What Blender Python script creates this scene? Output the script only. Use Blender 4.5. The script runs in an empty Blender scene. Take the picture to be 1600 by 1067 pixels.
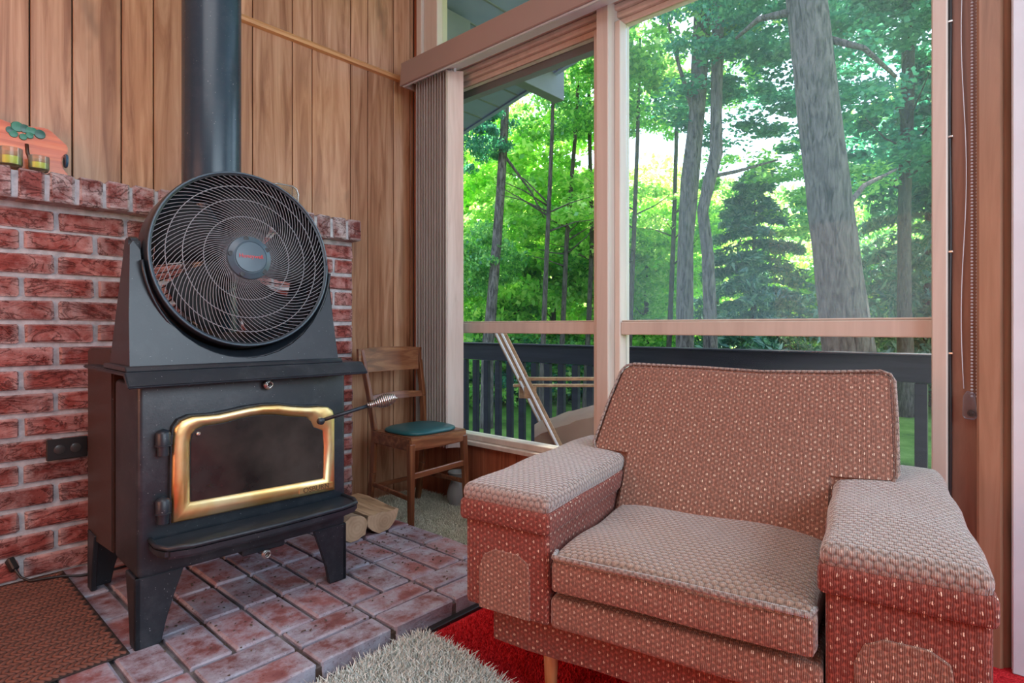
import bpy, bmesh, math, random
import numpy as np
from mathutils import Vector, Matrix
from math import sin, cos, pi, radians, hypot

rnd = random.Random(7)
C = bpy.context.scene.collection

# ------------------------------------------------------------------ camera, sky, lights, exposure
FWD = Vector((.7431, .6691, 0)); RGT = Vector((.6691, -.7431, 0))
EYE = .90
cd = bpy.data.cameras.new('camera'); cam = bpy.data.objects.new('camera', cd); C.objects.link(cam)
cam.location = (0, 0, EYE)
cam.rotation_euler = FWD.to_track_quat('-Z', 'Y').to_euler()
cd.sensor_width = 36; cd.lens = 36 * 910 / 1600; cd.shift_y = -22.5 / 1600
cd.clip_start = .02; cd.clip_end = 400
bpy.context.scene.camera = cam

W = bpy.data.worlds.new('sky'); bpy.context.scene.world = W; W.use_nodes = True
wn = W.node_tree.nodes; wl = W.node_tree.links
sky = wn.new('ShaderNodeTexSky'); sky.sky_type = 'NISHITA'; sky.sun_disc = False
sky.sun_elevation = radians(61); sky.sun_rotation = radians(60); sky.air_density = 1.3; sky.dust_density = 2.0
SKY = .66
wn['Background'].inputs['Strength'].default_value = SKY
wl.new(sky.outputs[0], wn['Background'].inputs[0])

def lamp(kind, name, loc, aim, energy, color, size=None, size_y=None):
    l = bpy.data.lights.new(name, kind); o = bpy.data.objects.new(name, l); C.objects.link(o)
    o.location = loc; o.rotation_euler = (Vector(aim) - Vector(loc)).to_track_quat('-Z', 'Y').to_euler()
    l.energy = energy; l.color = color
    if size:
        l.shape = 'RECTANGLE'; l.size = size; l.size_y = size_y or size
    return o
sun_dir = (FWD * .75 + RGT * .62).normalized() * cos(radians(61)) + Vector((0, 0, sin(radians(61))))
s = lamp('SUN', 'sun', tuple(sun_dir * 20), (0, 0, 0), 27.0, (1, .93, .80)); s.data.angle = radians(.8)
lamp('AREA', 'warm_room_light', (-2.4, 1.3, 1.3), (1.2, 1.5, .4), 52, (1, .42, .24), 1.8, 1.4)
lamp('AREA', 'cool_room_light', (.9, -2.3, 1.9), (1.1, 2.4, .8), 112, (.70, .87, 1), 2.8, 1.6)
lamp('AREA', 'ceiling_fill', (-.2, .4, 2.75), (.3, .8, 0), 26, (.95, .96, 1), 1.6, 1.6)  # unseen overhead fill, added to brighten the room
vs = bpy.context.scene.view_settings
vs.view_transform = 'Standard'; vs.look = 'None'; vs.gamma = 1; vs.use_curve_mapping = False; vs.exposure = .0

# ------------------------------------------------------------------ materials
class NB:
    def __init__(s, name, rough=.6, metal=0, spec=.5):
        s.m = bpy.data.materials.new(name); s.m.use_nodes = True
        s.t = s.m.node_tree; s.n = s.t.nodes; s.l = s.t.links
        s.b = s.n['Principled BSDF']; s.b.inputs['Roughness'].default_value = rough
        s.b.inputs['Metallic'].default_value = metal; s.b.inputs['Specular IOR Level'].default_value = spec
        s.tc = s.n.new('ShaderNodeTexCoord'); s.oi = s.n.new('ShaderNodeObjectInfo')
        add = s.n.new('ShaderNodeVectorMath'); add.operation = 'MULTIPLY_ADD'
        s.l.new(s.oi.outputs['Random'], add.inputs[0]); add.inputs[1].default_value = (37, 53, 71)
        s.l.new(s.tc.outputs['Object'], add.inputs[2]); s.vec = add.outputs[0]
    def map(s, scale=(1, 1, 1), vec=None):
        mp = s.n.new('ShaderNodeMapping'); s.l.new(vec or s.vec, mp.inputs[0]); mp.inputs['Scale'].default_value = scale
        return mp.outputs[0]
    def noise(s, scale, detail=4, rough=.55, vec=None, dist=0):
        t = s.n.new('ShaderNodeTexNoise'); s.l.new(vec or s.vec, t.inputs['Vector'])
        t.inputs['Scale'].default_value = scale; t.inputs['Detail'].default_value = detail
        t.inputs['Roughness'].default_value = rough; t.inputs['Distortion'].default_value = dist
        return t.outputs['Fac']
    def ramp(s, fac, stops):
        r = s.n.new('ShaderNodeValToRGB'); s.l.new(fac, r.inputs[0]); e = r.color_ramp.elements
        while len(e) < len(stops): e.new(.5)
        for el, (p, c) in zip(e, stops):
            el.position = p; el.color = (c if isinstance(c, tuple) else (c, c, c)) + (1,)
        return r.outputs[0]
    def mix(s, fac, a, b, mode='MIX'):
        x = s.n.new('ShaderNodeMix'); x.data_type = 'RGBA'; x.blend_type = mode
        for i, v in ((0, fac), (6, a), (7, b)):
            if hasattr(v, 'is_linked'): s.l.new(v, x.inputs[i])
            else: x.inputs[i].default_value = v if i == 0 else tuple(v) + (1,)
        return x.outputs[2]
    def math(s, op, a, b=0, c=None):
        x = s.n.new('ShaderNodeMath'); x.operation = op
        for i, v in enumerate((a, b) if c is None else (a, b, c)):
            if hasattr(v, 'is_linked'): s.l.new(v, x.inputs[i])
            else: x.inputs[i].default_value = v
        return x.outputs[0]
    def col(s, c):
        if hasattr(c, 'is_linked'): s.l.new(c, s.b.inputs['Base Color'])
        else: s.b.inputs['Base Color'].default_value = tuple(c) + (1,)
        return s
    def bump(s, h, strength=.3, dist=.01):
        b = s.n.new('ShaderNodeBump'); s.l.new(h, b.inputs['Height'])
        b.inputs['Strength'].default_value = strength; b.inputs['Distance'].default_value = dist
        prev = s.b.inputs['Normal']
        if prev.is_linked: s.l.new(prev.links[0].from_socket, b.inputs['Normal'])
        s.l.new(b.outputs[0], prev); return s
    def rough(s, h): s.l.new(h, s.b.inputs['Roughness']); return s

def plain(name, c, rough=.6, metal=0, var=.12, bump=0):
    k = NB(name, rough, metal); n = k.noise(9)
    k.col(k.mix(n, tuple(v * (1 - var) for v in c), tuple(min(1, v * (1 + var)) for v in c)))
    if bump: k.bump(k.noise(60), bump, .002)
    return k.m

def wood(name, dark, mid, light, axis=2, rough=.42, scale=1.0, var=.35, knots=False):
    k = NB(name, rough); sc = [14 * scale] * 3; sc[axis] = .9 * scale
    v = k.map(tuple(sc)); g = k.noise(1.6, 6, .6, v, 1.2)
    sc2 = [90 * scale] * 3; sc2[axis] = 3 * scale
    f = k.noise(1, 3, .6, k.map(tuple(sc2)))
    c = k.ramp(g, [(.30, dark), (.5, mid), (.72, light)])
    c = k.mix(k.math('MULTIPLY', f, .35), c, dark)
    t = k.ramp(k.oi.outputs['Random'], [(0, 1 - var), (1, 1.0 + var * .2)])
    c = k.mix(.8, c, t, 'MULTIPLY')
    if knots:
        kn = k.noise(1.1, 3, .7, k.map((5, 5, 1.8)))
        c = k.mix(k.ramp(kn, [(.62, 0.0), (.75, .75)]), c, tuple(x * .35 for x in mid))
    k.col(c); k.bump(f, .12, .002); return k.m

def brickmat(name, a, b, haze, hz, hazes=(.45, .72), rockscale=14, bump=.8, rough=.85):
    k = NB(name, rough, 0, .25)
    n = k.noise(18, 5, .6); c = k.ramp(n, [(.3, a), (.7, b)])
    t = k.ramp(k.oi.outputs['Random'], [(0, .62), (.5, 1.0), (1, 1.15)]); c = k.mix(1, c, t, 'MULTIPLY')
    h = k.noise(9, 6, .7); c = k.mix(k.math('MULTIPLY', k.ramp(h, [(hazes[0], 0.0), (hazes[1], 1.0)]), hz), c, haze)
    sx = k.n.new('ShaderNodeSeparateXYZ'); k.l.new(k.tc.outputs['Generated'], sx.inputs[0])
    ex = k.math('ABSOLUTE', k.math('SUBTRACT', sx.outputs[0], .5)); ey = k.math('ABSOLUTE', k.math('SUBTRACT', sx.outputs[1 if name == 'hearth_brick' else 2], .5))
    em = k.math('ADD', k.math('MAXIMUM', ex, ey), k.math('MULTIPLY', k.math('SUBTRACT', k.noise(22, 4), .5), .22))
    c = k.mix(k.math('MULTIPLY', k.ramp(em, [(.36, 0.0), (.50, 1.0)]), .55), c, haze)
    sp = k.noise(160, 2); c = k.mix(k.ramp(sp, [(.62, 0.0), (.72, .6)]), c, tuple(x * .3 for x in a))
    ck = k.noise(rockscale * .55, 5, .6, k.map((.7, 1, 1.5)), 2.2)
    ck = k.ramp(ck, [(.455, 0.0), (.485, .12 if name == 'hearth_brick' else .75), (.515, 0.0)])
    c = k.mix(ck, c, tuple(x * .35 for x in a))
    k.col(c)
    k.bump(ck, -.0 if name == 'hearth_brick' else .6, -.006)
    r = k.noise(rockscale, 6, .6, k.map((.6, 1, 1.4)), 1.5)
    k.bump(r, bump, .02); k.bump(k.noise(120, 3), .3, .003)
    return k.m

M = {}
M['brick'] = brickmat('red_wall_brick', (.20, .040, .034), (.42, .115, .095), (.60, .47, .45), .5)
M['capbrick'] = brickmat('cap_brick', (.17, .05, .045), (.32, .10, .09), (.62, .57, .57), .70, (.44, .64))
M['hearthbrick'] = brickmat('hearth_brick', (.22, .085, .085), (.38, .18, .175), (.40, .43, .52), .85, (.42, .62), 8, .25, .55)
k = NB('mortar', .9, 0, .2); k.col(k.ramp(k.noise(30, 5), [(.3, (.34, .34, .36)), (.7, (.60, .60, .62))])); k.bump(k.noise(70, 4), .6, .006); M['mortar'] = k.m
k = NB('hearth_mortar', .9, 0, .2); k.col(k.ramp(k.noise(7, 5), [(.40, (.07, .045, .035)), (.70, (.27, .26, .27))])); k.bump(k.noise(70, 4), .6, .006); M['hmortar'] = k.m
M['panel'] = wood('wall_panelling', (.27, .115, .055), (.52, .28, .155), (.72, .455, .285), 2, .40, 1, .30, True)
M['panel_low'] = wood('sill_panelling', (.20, .055, .025), (.36, .11, .05), (.48, .17, .08), 2, .4, 1, .2)
M['mould'] = wood('moulding_wood', (.42, .20, .08), (.62, .34, .15), (.72, .44, .22), 0, .35, 1, .1)
M['frame'] = wood('window_frame_paint', (.51, .45, .39), (.59, .53, .46), (.67, .61, .54), 2, .45, .5, .05)
M['frameside'] = M['frame']
M['post'] = wood('brown_post', (.14, .065, .042), (.24, .12, .08), (.33, .18, .12), 2, .45, .7, .05, True)
M['casing'] = wood('fir_casing', (.22, .12, .07), (.36, .205, .125), (.48, .30, .20), 2, .4, .6, .05)
M['white'] = plain('white_paint', (.66, .76, .84), .5)
M['ceiling'] = plain('ceiling_paint', (.70, .66, .60), .8)
M['roomwall'] = plain('room_wall_paint', (.58, .44, .34), .8)
k = NB('red_carpet', .95, 0, .1); k.col(k.ramp(k.noise(60, 4), [(.3, (.42, .012, .02)), (.7, (.78, .04, .05))])); k.bump(k.noise(180, 3), .8, .008); M['redcarpet'] = k.m
def glassmat(name, rough_=.0, veil=.005, tint=(1, 1, 1)):  # the translucent share lays a pale veil of light over the glass
    m = bpy.data.materials.new(name); m.use_nodes = True; t = m.node_tree; n = t.nodes; l = t.links
    n.remove(n['Principled BSDF']); out = n['Material Output']
    tr = n.new('ShaderNodeBsdfTransparent'); tr.inputs[0].default_value = tint + (1,)
    gl = n.new('ShaderNodeBsdfGlossy'); gl.inputs['Roughness'].default_value = rough_
    fr = n.new('ShaderNodeFresnel'); fr.inputs[0].default_value = 1.12 if 'window' in name else 1.4
    df = n.new('ShaderNodeBsdfTranslucent'); df.inputs[0].default_value = (.75, .86, 1, 1)
    a = n.new('ShaderNodeMixShader'); b = n.new('ShaderNodeMixShader')
    l.new(fr.outputs[0], a.inputs[0]); l.new(tr.outputs[0], a.inputs[1]); l.new(gl.outputs[0], a.inputs[2])
    b.inputs[0].default_value = veil; l.new(a.outputs[0], b.inputs[1]); l.new(df.outputs[0], b.inputs[2])
    l.new(b.outputs[0], out.inputs[0]); return m
M['glass'] = glassmat('window_glass')
M['glareglass'] = glassmat('window_glass_glare', .0, .06)  # stronger bluish veil stands in for glare on the upper right pane
M['jar'] = glassmat('jar_glass', .05, .22, (.97, .99, .9))
def black(name, c, rough, bumps=.1, dust=.10):
    k = NB(name, rough, 0, .5); n = k.noise(14, 6, .7)
    cc = k.mix(k.math('MULTIPLY', k.ramp(n, [(.5, 0.0), (.8, 1.0)]), dust), c, (.32, .33, .36))
    sp = k.noise(220, 1); cc = k.mix(k.ramp(sp, [(.76, 0.0), (.80, .7)]), cc, (.5, .5, .5))
    k.col(cc); k.bump(k.noise(180, 2), bumps, .001); return k.m
M['iron'] = black('black_stove_steel', (.014, .021, .029), .40, .25)
M['ironsh'] = black('warm_tinted_shield', (.040, .020, .013), .45, .3, .03)  # brown grain, with the warm side light also put into the base
M['pipe'] = black('flue_pipe_black', (.020, .042, .062), .27, .05, .05)
M['plastic'] = black('black_fan_plastic', (.014, .020, .027), .34, .15, .05)
M['hub'] = plain('grey_fan_hub', (.06, .10, .13), .3)
M['wire'] = plain('grey_grille_wire', (.24, .25, .27), .35)
k = NB('door_brass', .40, 1); n = k.noise(5, 4, .6)
k.col(k.ramp(n, [(.38, (.78, .50, .18)), (.5, (.88, .66, .30)), (.62, (.94, .80, .46))])); k.bump(k.noise(30), .08, .003); M['brass'] = k.m
M['brassdark'] = plain('dark_brass', (.09, .05, .015), .6, 0)
k = NB('stove_door_glass', .12, 0, .6); k.col(k.ramp(k.noise(5, 5), [(.35, (.012, .012, .012)), (.75, (.06, .052, .045))])); k.rough(k.ramp(k.noise(8, 5), [(.3, .08), (.8, .35)])); M['stoveglass'] = k.m
M['steel'] = plain('spring_steel', (.55, .54, .52), .3, 1)
M['chrome'] = plain('pale_metal_strap', (.75, .78, .82), .35)
M['chairwood'] = wood('varnished_chair_wood', (.08, .026, .012), (.19, .068, .028), (.32, .14, .06), 2, .28, 1.2, .1)
M['chairwoodx'] = wood('varnished_chair_wood_rails', (.09, .03, .013), (.22, .08, .035), (.40, .20, .09), 0, .28, 1.2, .1)
M['teal'] = plain('teal_vinyl', (.012, .095, .105), .35)
M['vane'] = wood('blind_vane_fabric', (.36, .285, .25), (.46, .375, .33), (.54, .45, .40), 2, .7, 1.5, .05)
M['vane_lit'] = wood('lit_blind_vane', (.58, .52, .46), (.68, .62, .56), (.76, .70, .64), 2, .7, 1.5, .05)  # blind fabric again, window light put into a paler colour
M['valance'] = plain('valance_brown', (.29, .22, .19), .55, 0, .04)
M['pot'] = plain('grey_glazed_pot', (.30, .31, .30), .35)
M['cable'] = plain('black_rubber', (.015, .015, .016), .45)
M['blade'] = plain('matt_black_blade', (.006, .006, .007), .7)
M['beadgrey'] = plain('grey_beads', (.50, .53, .58), .35)
M['clear'] = glassmat('clear_plastic', .1, .25)
M['deckwood'] = wood('blue_grey_stained_rail', (.008, .010, .018), (.015, .019, .032), (.026, .032, .048), 1, .55, 1, .15)
M['deckwood'].node_tree.nodes['Principled BSDF'].inputs['Specular IOR Level'].default_value = .12
M['deckboard'] = wood('grey_deck_board', (.16, .15, .15), (.28, .27, .27), (.38, .37, .36), 1, .7, 1, .15)
M['soffit'] = plain('blue_grey_soffit', (.21, .26, .46), .6)
M['beam'] = plain('dark_grey_eave_beam', (.15, .17, .21), .6)
M['patiowood'] = wood('weathered_chair_wood', (.22, .12, .06), (.42, .25, .13), (.55, .36, .2), 0, .5, 1, .1)
M['tan'] = plain('brown_outdoor_pad', (.20, .125, .085), .85, 0, .3, .4)
k = NB('log_bark', .9); k.col(k.ramp(k.noise(9, 6, .7, k.map((4, .6, 4))), [(.3, (.16, .11, .075)), (.6, (.42, .32, .22)), (.8, (.55, .46, .36))])); k.bump(k.noise(10, 6, .6, k.map((6, .8, 6))), .6, .01); M['bark_log'] = k.m
k = NB('split_log_wood', .8); k.col(k.ramp(k.noise(3, 6, .6, k.map((12, 1, 12)), 1), [(.32, (.22, .13, .07)), (.5, (.50, .34, .19)), (.7, (.68, .49, .30))])); k.bump(k.noise(8, 4, .6, k.map((9, .8, 9))), .4, .006); M['split'] = k.m
k = NB('log_end_grain', .8)
wv = k.n.new('ShaderNodeTexWave'); wv.wave_type = 'RINGS'; wv.rings_direction = 'Y'; k.l.new(k.tc.outputs['Object'], wv.inputs[0]); wv.inputs['Scale'].default_value = 22; wv.inputs['Distortion'].default_value = 3
k.col(k.mix(.5, k.ramp(wv.outputs['Fac'], [(0, (.46, .32, .19)), (1, (.56, .40, .25))]), k.ramp(k.noise(12, 5), [(.3, (.34, .22, .13)), (.7, (.7, .52, .34))]))); M['endgrain'] = k.m
def bark(name, a, b, hs=1):
    k = NB(name, .95, 0, .15); v = k.map((1, 1, .22), k.tc.outputs['Object'])
    n = k.noise(26 * hs, 6, .65, v, .6); k.col(k.ramp(n, [(.36, a), (.62, b)])); k.bump(n, 1, .05); return k.m
M['bark'] = bark('pine_bark', (.055, .045, .045), (.24, .20, .19))
M['bark2'] = bark('dark_bark', (.045, .036, .034), (.16, .13, .115))
def leaf(name, a, b, c, trans=.55):
    m = bpy.data.materials.new(name); m.use_nodes = True; t = m.node_tree; n = t.nodes; l = t.links
    n.remove(n['Principled BSDF']); out = n['Material Output']
    g = n.new('ShaderNodeNewGeometry'); r = n.new('ShaderNodeValToRGB'); l.new(g.outputs['Random Per Island'], r.inputs[0])
    e = r.color_ramp.elements; e.new(.5)
    for el, (p, cc) in zip(e, ((0, a), (.55, b), (1, c))): el.position = p; el.color = cc + (1,)
    d = n.new('ShaderNodeBsdfDiffuse'); tr = n.new('ShaderNodeBsdfTranslucent'); mx = n.new('ShaderNodeMixShader'); mx.inputs[0].default_value = trans
    hs = n.new('ShaderNodeHueSaturation'); hs.inputs['Hue'].default_value = .47; hs.inputs['Value'].default_value = 1.5; hs.inputs['Saturation'].default_value = 1.1
    l.new(r.outputs[0], d.inputs[0]); l.new(r.outputs[0], hs.inputs['Color']); l.new(hs.outputs[0], tr.inputs[0])
    l.new(d.outputs[0], mx.inputs[1]); l.new(tr.outputs[0], mx.inputs[2])
    gl = n.new('ShaderNodeBsdfGlossy'); gl.inputs['Roughness'].default_value = .45; gl.inputs[0].default_value = (.8, .9, 1, 1)
    m2 = n.new('ShaderNodeMixShader'); m2.inputs[0].default_value = .07; l.new(mx.outputs[0], m2.inputs[1]); l.new(gl.outputs[0], m2.inputs[2])
    l.new(m2.outputs[0], out.inputs[0]); return m
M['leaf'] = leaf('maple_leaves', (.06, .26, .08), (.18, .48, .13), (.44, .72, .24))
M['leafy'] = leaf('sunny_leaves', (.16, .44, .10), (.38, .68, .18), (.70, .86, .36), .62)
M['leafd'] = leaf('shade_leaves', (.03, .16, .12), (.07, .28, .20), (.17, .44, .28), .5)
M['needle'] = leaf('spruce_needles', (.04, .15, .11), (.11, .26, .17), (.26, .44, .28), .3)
k = NB('lawn', .95, 0, .1); k.col(k.ramp(k.noise(1.2, 6, .7, k.tc.outputs['Object']), [(.3, (.05, .11, .02)), (.5, (.12, .24, .04)), (.75, (.26, .38, .10))])); k.bump(k.noise(40, 4, .6, k.tc.outputs['Object']), .8, .05); M['grass'] = k.m
M['orange'] = wood('orange_varnished_wood', (.46, .08, .02), (.68, .16, .05), (.80, .26, .08), 0, .25, 1, 0)
M['green'] = plain('green_paint', (.02, .20, .12), .35)
M['brownpaint'] = plain('brown_paint', (.05, .02, .012), .4)
M['bluedisc'] = plain('dark_blue_enamel', (.03, .10, .18), .2)
M['yellow'] = plain('yellow_wax', (.95, .85, .10), .4, 0, .2)
M['logored'] = plain('red_print', (.60, .05, .05), .5)
M['mat'] = plain('brown_doormat', (.17, .065, .045), .9, 0, .35, .3)
M['matbase'] = plain('dark_mat_rubber', (.03, .018, .015), .8)
def shag(name, a, b):
    k = NB(name, .95, 0, .1); g = k.n.new('ShaderNodeNewGeometry'); k.col(k.ramp(g.outputs['Random Per Island'], [(0, a), (1, b)])); return k.m
M['shag'] = shag('sage_white_shag', (.42, .45, .41), (.84, .90, .86))
M['shag2'] = shag('beige_green_shag', (.36, .37, .28), (.80, .82, .68))
M['shag3'] = shag('red_pile', (.50, .008, .015), (.85, .05, .06))

# upholstery: honeycomb weave with ribs and pale glints, on the UV metre grid
def fabric(name, a, b, cell=.0165, glint=.5, sheen=.6, top=False):
    k = NB(name, .82, 0, .3)
    uv = k.tc.outputs['UV']; K = 2 * pi / cell * 1.1547
    def dot(x, y):
        d = k.n.new('ShaderNodeVectorMath'); d.operation = 'DOT_PRODUCT'; k.l.new(wob, d.inputs[0]); d.inputs[1].default_value = (x, y, 0); return d.outputs['Value']
    wn_ = k.n.new('ShaderNodeTexNoise'); k.l.new(uv, wn_.inputs['Vector']); wn_.inputs['Scale'].default_value = 45; wn_.inputs['Detail'].default_value = 2
    ma = k.n.new('ShaderNodeVectorMath'); ma.operation = 'MULTIPLY_ADD'; k.l.new(wn_.outputs['Color'], ma.inputs[0]); ma.inputs[1].default_value = (.006, .006, 0); k.l.new(uv, ma.inputs[2]); wob = ma.outputs[0]
    def c(x, y, kk=K): return k.math('COSINE', k.math('MULTIPLY', dot(x, y), kk))
    h = k.math('ADD', k.math('ADD', c(0, 1), c(.866, .5)), c(.866, -.5))          # -1.5 .. 3
    hex_ = k.ramp(k.math('MULTIPLY', k.math('ADD', h, 1.5), 1 / 4.5), [(.0, 0.0), (.10, .25), (.40, .8), (1, 1.0)])
    rib = k.math('MULTIPLY_ADD', k.math('COSINE', k.math('MULTIPLY', dot(1, .0), 2 * pi / .0036)), .5, .5)
    hn = k.math('MULTIPLY', k.math('ADD', h, 1.5), 1 / 4.5)
    base = k.mix(k.math('MULTIPLY', rib, .8 if not top else .3), a, b)
    big = k.n.new('ShaderNodeTexNoise'); k.l.new(uv, big.inputs['Vector']); big.inputs['Scale'].default_value = 160; big.inputs['Detail'].default_value = 2
    base = k.mix(k.ramp(big.outputs['Fac'], [(.35, .5), (.65, .0)]), base, tuple(x * .55 for x in a))
    if top: base = k.mix(k.ramp(hn, [(.02, .85), (.22, 0.0)]), base, tuple(x * .35 for x in a))
    else: base = k.mix(k.ramp(hn, [(.03, .55), (.12, 0.0)]), base, tuple(min(1, x * 1.5) for x in b))
    pk = k.ramp(hn, [(.81, 0.0), (.85, 1.0)])
    rn = k.n.new('ShaderNodeTexNoise'); k.l.new(uv, rn.inputs['Vector']); rn.inputs['Scale'].default_value = 26; rn.inputs['Detail'].default_value = 1
    pk = k.math('MULTIPLY', pk, k.ramp(rn.outputs['Fac'], [(.40, .15), (.52, 1.0)]))
    spl = k.math('GREATER_THAN', rib, .45)
    pk = k.math('MULTIPLY', pk, spl)
    base = k.mix(k.math('MULTIPLY', pk, glint), base, (1.0, .80, .62))
    k.col(base)
    k.rough(k.ramp(pk, [(0, .8), (1, .3)]))
    k.b.inputs['Sheen Weight'].default_value = sheen; k.b.inputs['Sheen Roughness'].default_value = .45; k.b.inputs['Sheen Tint'].default_value = (.90, .90, .92, 1)
    k.bump(hex_, .7 if top else .35, .005); k.bump(rib, .7, .0012)
    return k.m
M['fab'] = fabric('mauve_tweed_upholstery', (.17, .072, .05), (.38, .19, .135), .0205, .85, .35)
M['fab_lit_top'] = fabric('lit_top_tweed', (.33, .24, .205), (.68, .56, .49), .0165, .25, .9, True)  # same tweed, with cool window light put into the colour of the tops
M['fab_lit_seat'] = fabric('lit_seat_tweed', (.33, .215, .16), (.66, .49, .38), .0165, .3, .7, True)  # same tweed on the seat, its colour lightened to carry window light
M['fab_warm_lit'] = fabric('warm_lit_tweed', (.15, .030, .022), (.31, .095, .068), .0215, .85, .2)  # same tweed, with warm light on the fronts put into a redder colour
M['armleg'] = wood('tapered_leg_wood', (.34, .13, .05), (.50, .22, .09), (.6, .3, .14), 2, .35, 1, 0)

# ------------------------------------------------------------------ mesh helpers
MW = {}
def link(name, me, parent=None, local=False):
    """link mesh data given in world (or in the parent's) coordinates, with the origin at the piece's own centre"""
    n = len(me.vertices); co = np.empty(n * 3, np.float32); me.vertices.foreach_get('co', co); co = co.reshape(-1, 3)
    if parent is not None and not local:
        inv = np.array(MW[parent].inverted()); co = co @ inv[:3, :3].T + inv[:3, 3]
    c = (co.min(0) + co.max(0)) / 2; c[2] = co[:, 2].min() if parent is None else c[2]
    me.vertices.foreach_set('co', (co - c).astype(np.float32).ravel()); me.update()
    o = bpy.data.objects.new(name, me); C.objects.link(o); o.location = Vector(c.tolist())
    o.parent = parent
    MW[o] = (MW[parent] if parent is not None else Matrix()) @ Matrix.Translation(o.location)
    return o
def obj(name, bm, mat, parent=None, local=False, smooth=True, angle=35):
    me = bpy.data.meshes.new(name)
    if smooth:
        for f in bm.faces: f.smooth = True
        for e in bm.edges:
            if len(e.link_faces) == 2 and e.calc_face_angle(0) > radians(angle): e.smooth = False
    bm.to_mesh(me); bm.free()
    for m in (mat if isinstance(mat, (list, tuple)) else [mat]): me.materials.append(m)
    return link(name, me, parent, local)
def tag(o, label=None, cat=None, group=None, kind=None):
    if label: o['label'] = label
    if cat: o['category'] = cat
    if group: o['group'] = group
    if kind: o['kind'] = kind
    return o
def thing(name, label, cat, loc=(0, 0, 0), rz=0, group=None):
    o = bpy.data.objects.new(name, None); C.objects.link(o); o.location = loc; o.rotation_euler = (0, 0, rz)
    o.empty_display_size = .1; MW[o] = Matrix.Translation(Vector(loc)) @ Matrix.Rotation(rz, 4, 'Z')
    return tag(o, label, cat, group)
def struct_root(name):
    o = bpy.data.objects.new(name, None); C.objects.link(o); o['kind'] = 'structure'; MW[o] = Matrix(); return o
def box(x0, x1, y0, y1, z0, z1, bev=0, seg=1, bm=None):
    b = bmesh.new(); bmesh.ops.create_cube(b, size=1)
    for v in b.verts: v.co = Vector(((x0 + x1) / 2 + v.co.x * (x1 - x0), (y0 + y1) / 2 + v.co.y * (y1 - y0), (z0 + z1) / 2 + v.co.z * (z1 - z0)))
    if bev: bmesh.ops.bevel(b, geom=b.edges[:], offset=bev, segments=seg, profile=.5, affect='EDGES')
    return merge(bm, b)
def merge(dst, src):
    if dst is None: return src
    t = bpy.data.meshes.new('t'); src.to_mesh(t); src.free(); dst.from_mesh(t); bpy.data.meshes.remove(t); return dst
def tube(pts, r, n=8, bm=None, cap=True, flat=None):
    b = bm or bmesh.new(); pts = [Vector(p) for p in pts]; m = len(pts); rr = r if hasattr(r, '__len__') else [r] * m
    up = Vector((0, 0, 1)); rings = []
    t0 = (pts[1] - pts[0]).normalized()
    if abs(t0.z) > .9: up = Vector((1, 0, 0))
    a = t0.cross(up).normalized()
    for i, p in enumerate(pts):
        t = (pts[min(i + 1, m - 1)] - pts[max(i - 1, 0)]).normalized()
        a = (a - t * a.dot(t)).normalized(); c = t.cross(a)
        rings.append([b.verts.new(p + (a * cos(2 * pi * j / n) + c * sin(2 * pi * j / n) * (flat or 1)) * rr[i]) for j in range(n)])
    for i in range(m - 1):
        for j in range(n):
            b.faces.new((rings[i][j], rings[i][(j + 1) % n], rings[i + 1][(j + 1) % n], rings[i + 1][j]))
    if cap: b.faces.new(rings[0][::-1]); b.faces.new(rings[-1])
    return b
def bar(p0, p1, w, h, bev=.002, up=(0, 0, 1), w1=None, h1=None):
    """straight bar of rectangular section w (sideways) x h (along up)"""
    p0 = Vector(p0); p1 = Vector(p1); d = (p1 - p0).normalized(); s_ = d.cross(Vector(up)).normalized(); u = s_.cross(d)
    b = bmesh.new(); vs_ = []
    for p, a, c in ((p0, w, h), (p1, w1 or w, h1 or h)):
        for sx, sz in ((-1, -1), (1, -1), (1, 1), (-1, 1)): vs_.append(b.verts.new(p + s_ * sx * a / 2 + u * sz * c / 2))
    for f in ((3, 2, 1, 0), (4, 5, 6, 7), (0, 1, 5, 4), (1, 2, 6, 5), (2, 3, 7, 6), (3, 0, 4, 7)): b.faces.new([vs_[i] for i in f])
    bmesh.ops.recalc_face_normals(b, faces=b.faces)
    if bev: bmesh.ops.bevel(b, geom=b.edges[:], offset=bev, segments=1, affect='EDGES')
    return b
def prism(poly, f, t0, t1, bev=0, seg=1):
    """polygon (a,b) extruded from t0 to t1; f maps (a,b,t) to xyz"""
    b = bmesh.new(); A = [b.verts.new(f(p[0], p[1], t0)) for p in poly]; B = [b.verts.new(f(p[0], p[1], t1)) for p in poly]
    n = len(poly); b.faces.new(A[::-1]); b.faces.new(B)
    for i in range(n): b.faces.new((A[i], A[(i + 1) % n], B[(i + 1) % n], B[i]))
    bmesh.ops.recalc_face_normals(b, faces=b.faces)
    if bev: bmesh.ops.bevel(b, geom=b.edges[:], offset=bev, segments=seg, affect='EDGES')
    return b
def lathe(prof, c, axis='z', n=32, bm=None):
    b = bm or bmesh.new(); rings = []
    for r, h in prof:
        ring = []
        for j in range(n):
            a = 2 * pi * j / n; x, y = r * cos(a), r * sin(a)
            p = {'z': (x, y, h), 'y': (x, h, y), 'x': (h, x, y)}[axis]
            ring.append(b.verts.new(Vector(c) + Vector(p)))
        rings.append(ring)
    for i in range(len(rings) - 1):
        for j in range(n): b.faces.new((rings[i][j], rings[i][(j + 1) % n], rings[i + 1][(j + 1) % n], rings[i + 1][j]))
    b.faces.new(rings[0][::-1]); b.faces.new(rings[-1])
    bmesh.ops.recalc_face_normals(b, faces=b.faces); return b
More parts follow.
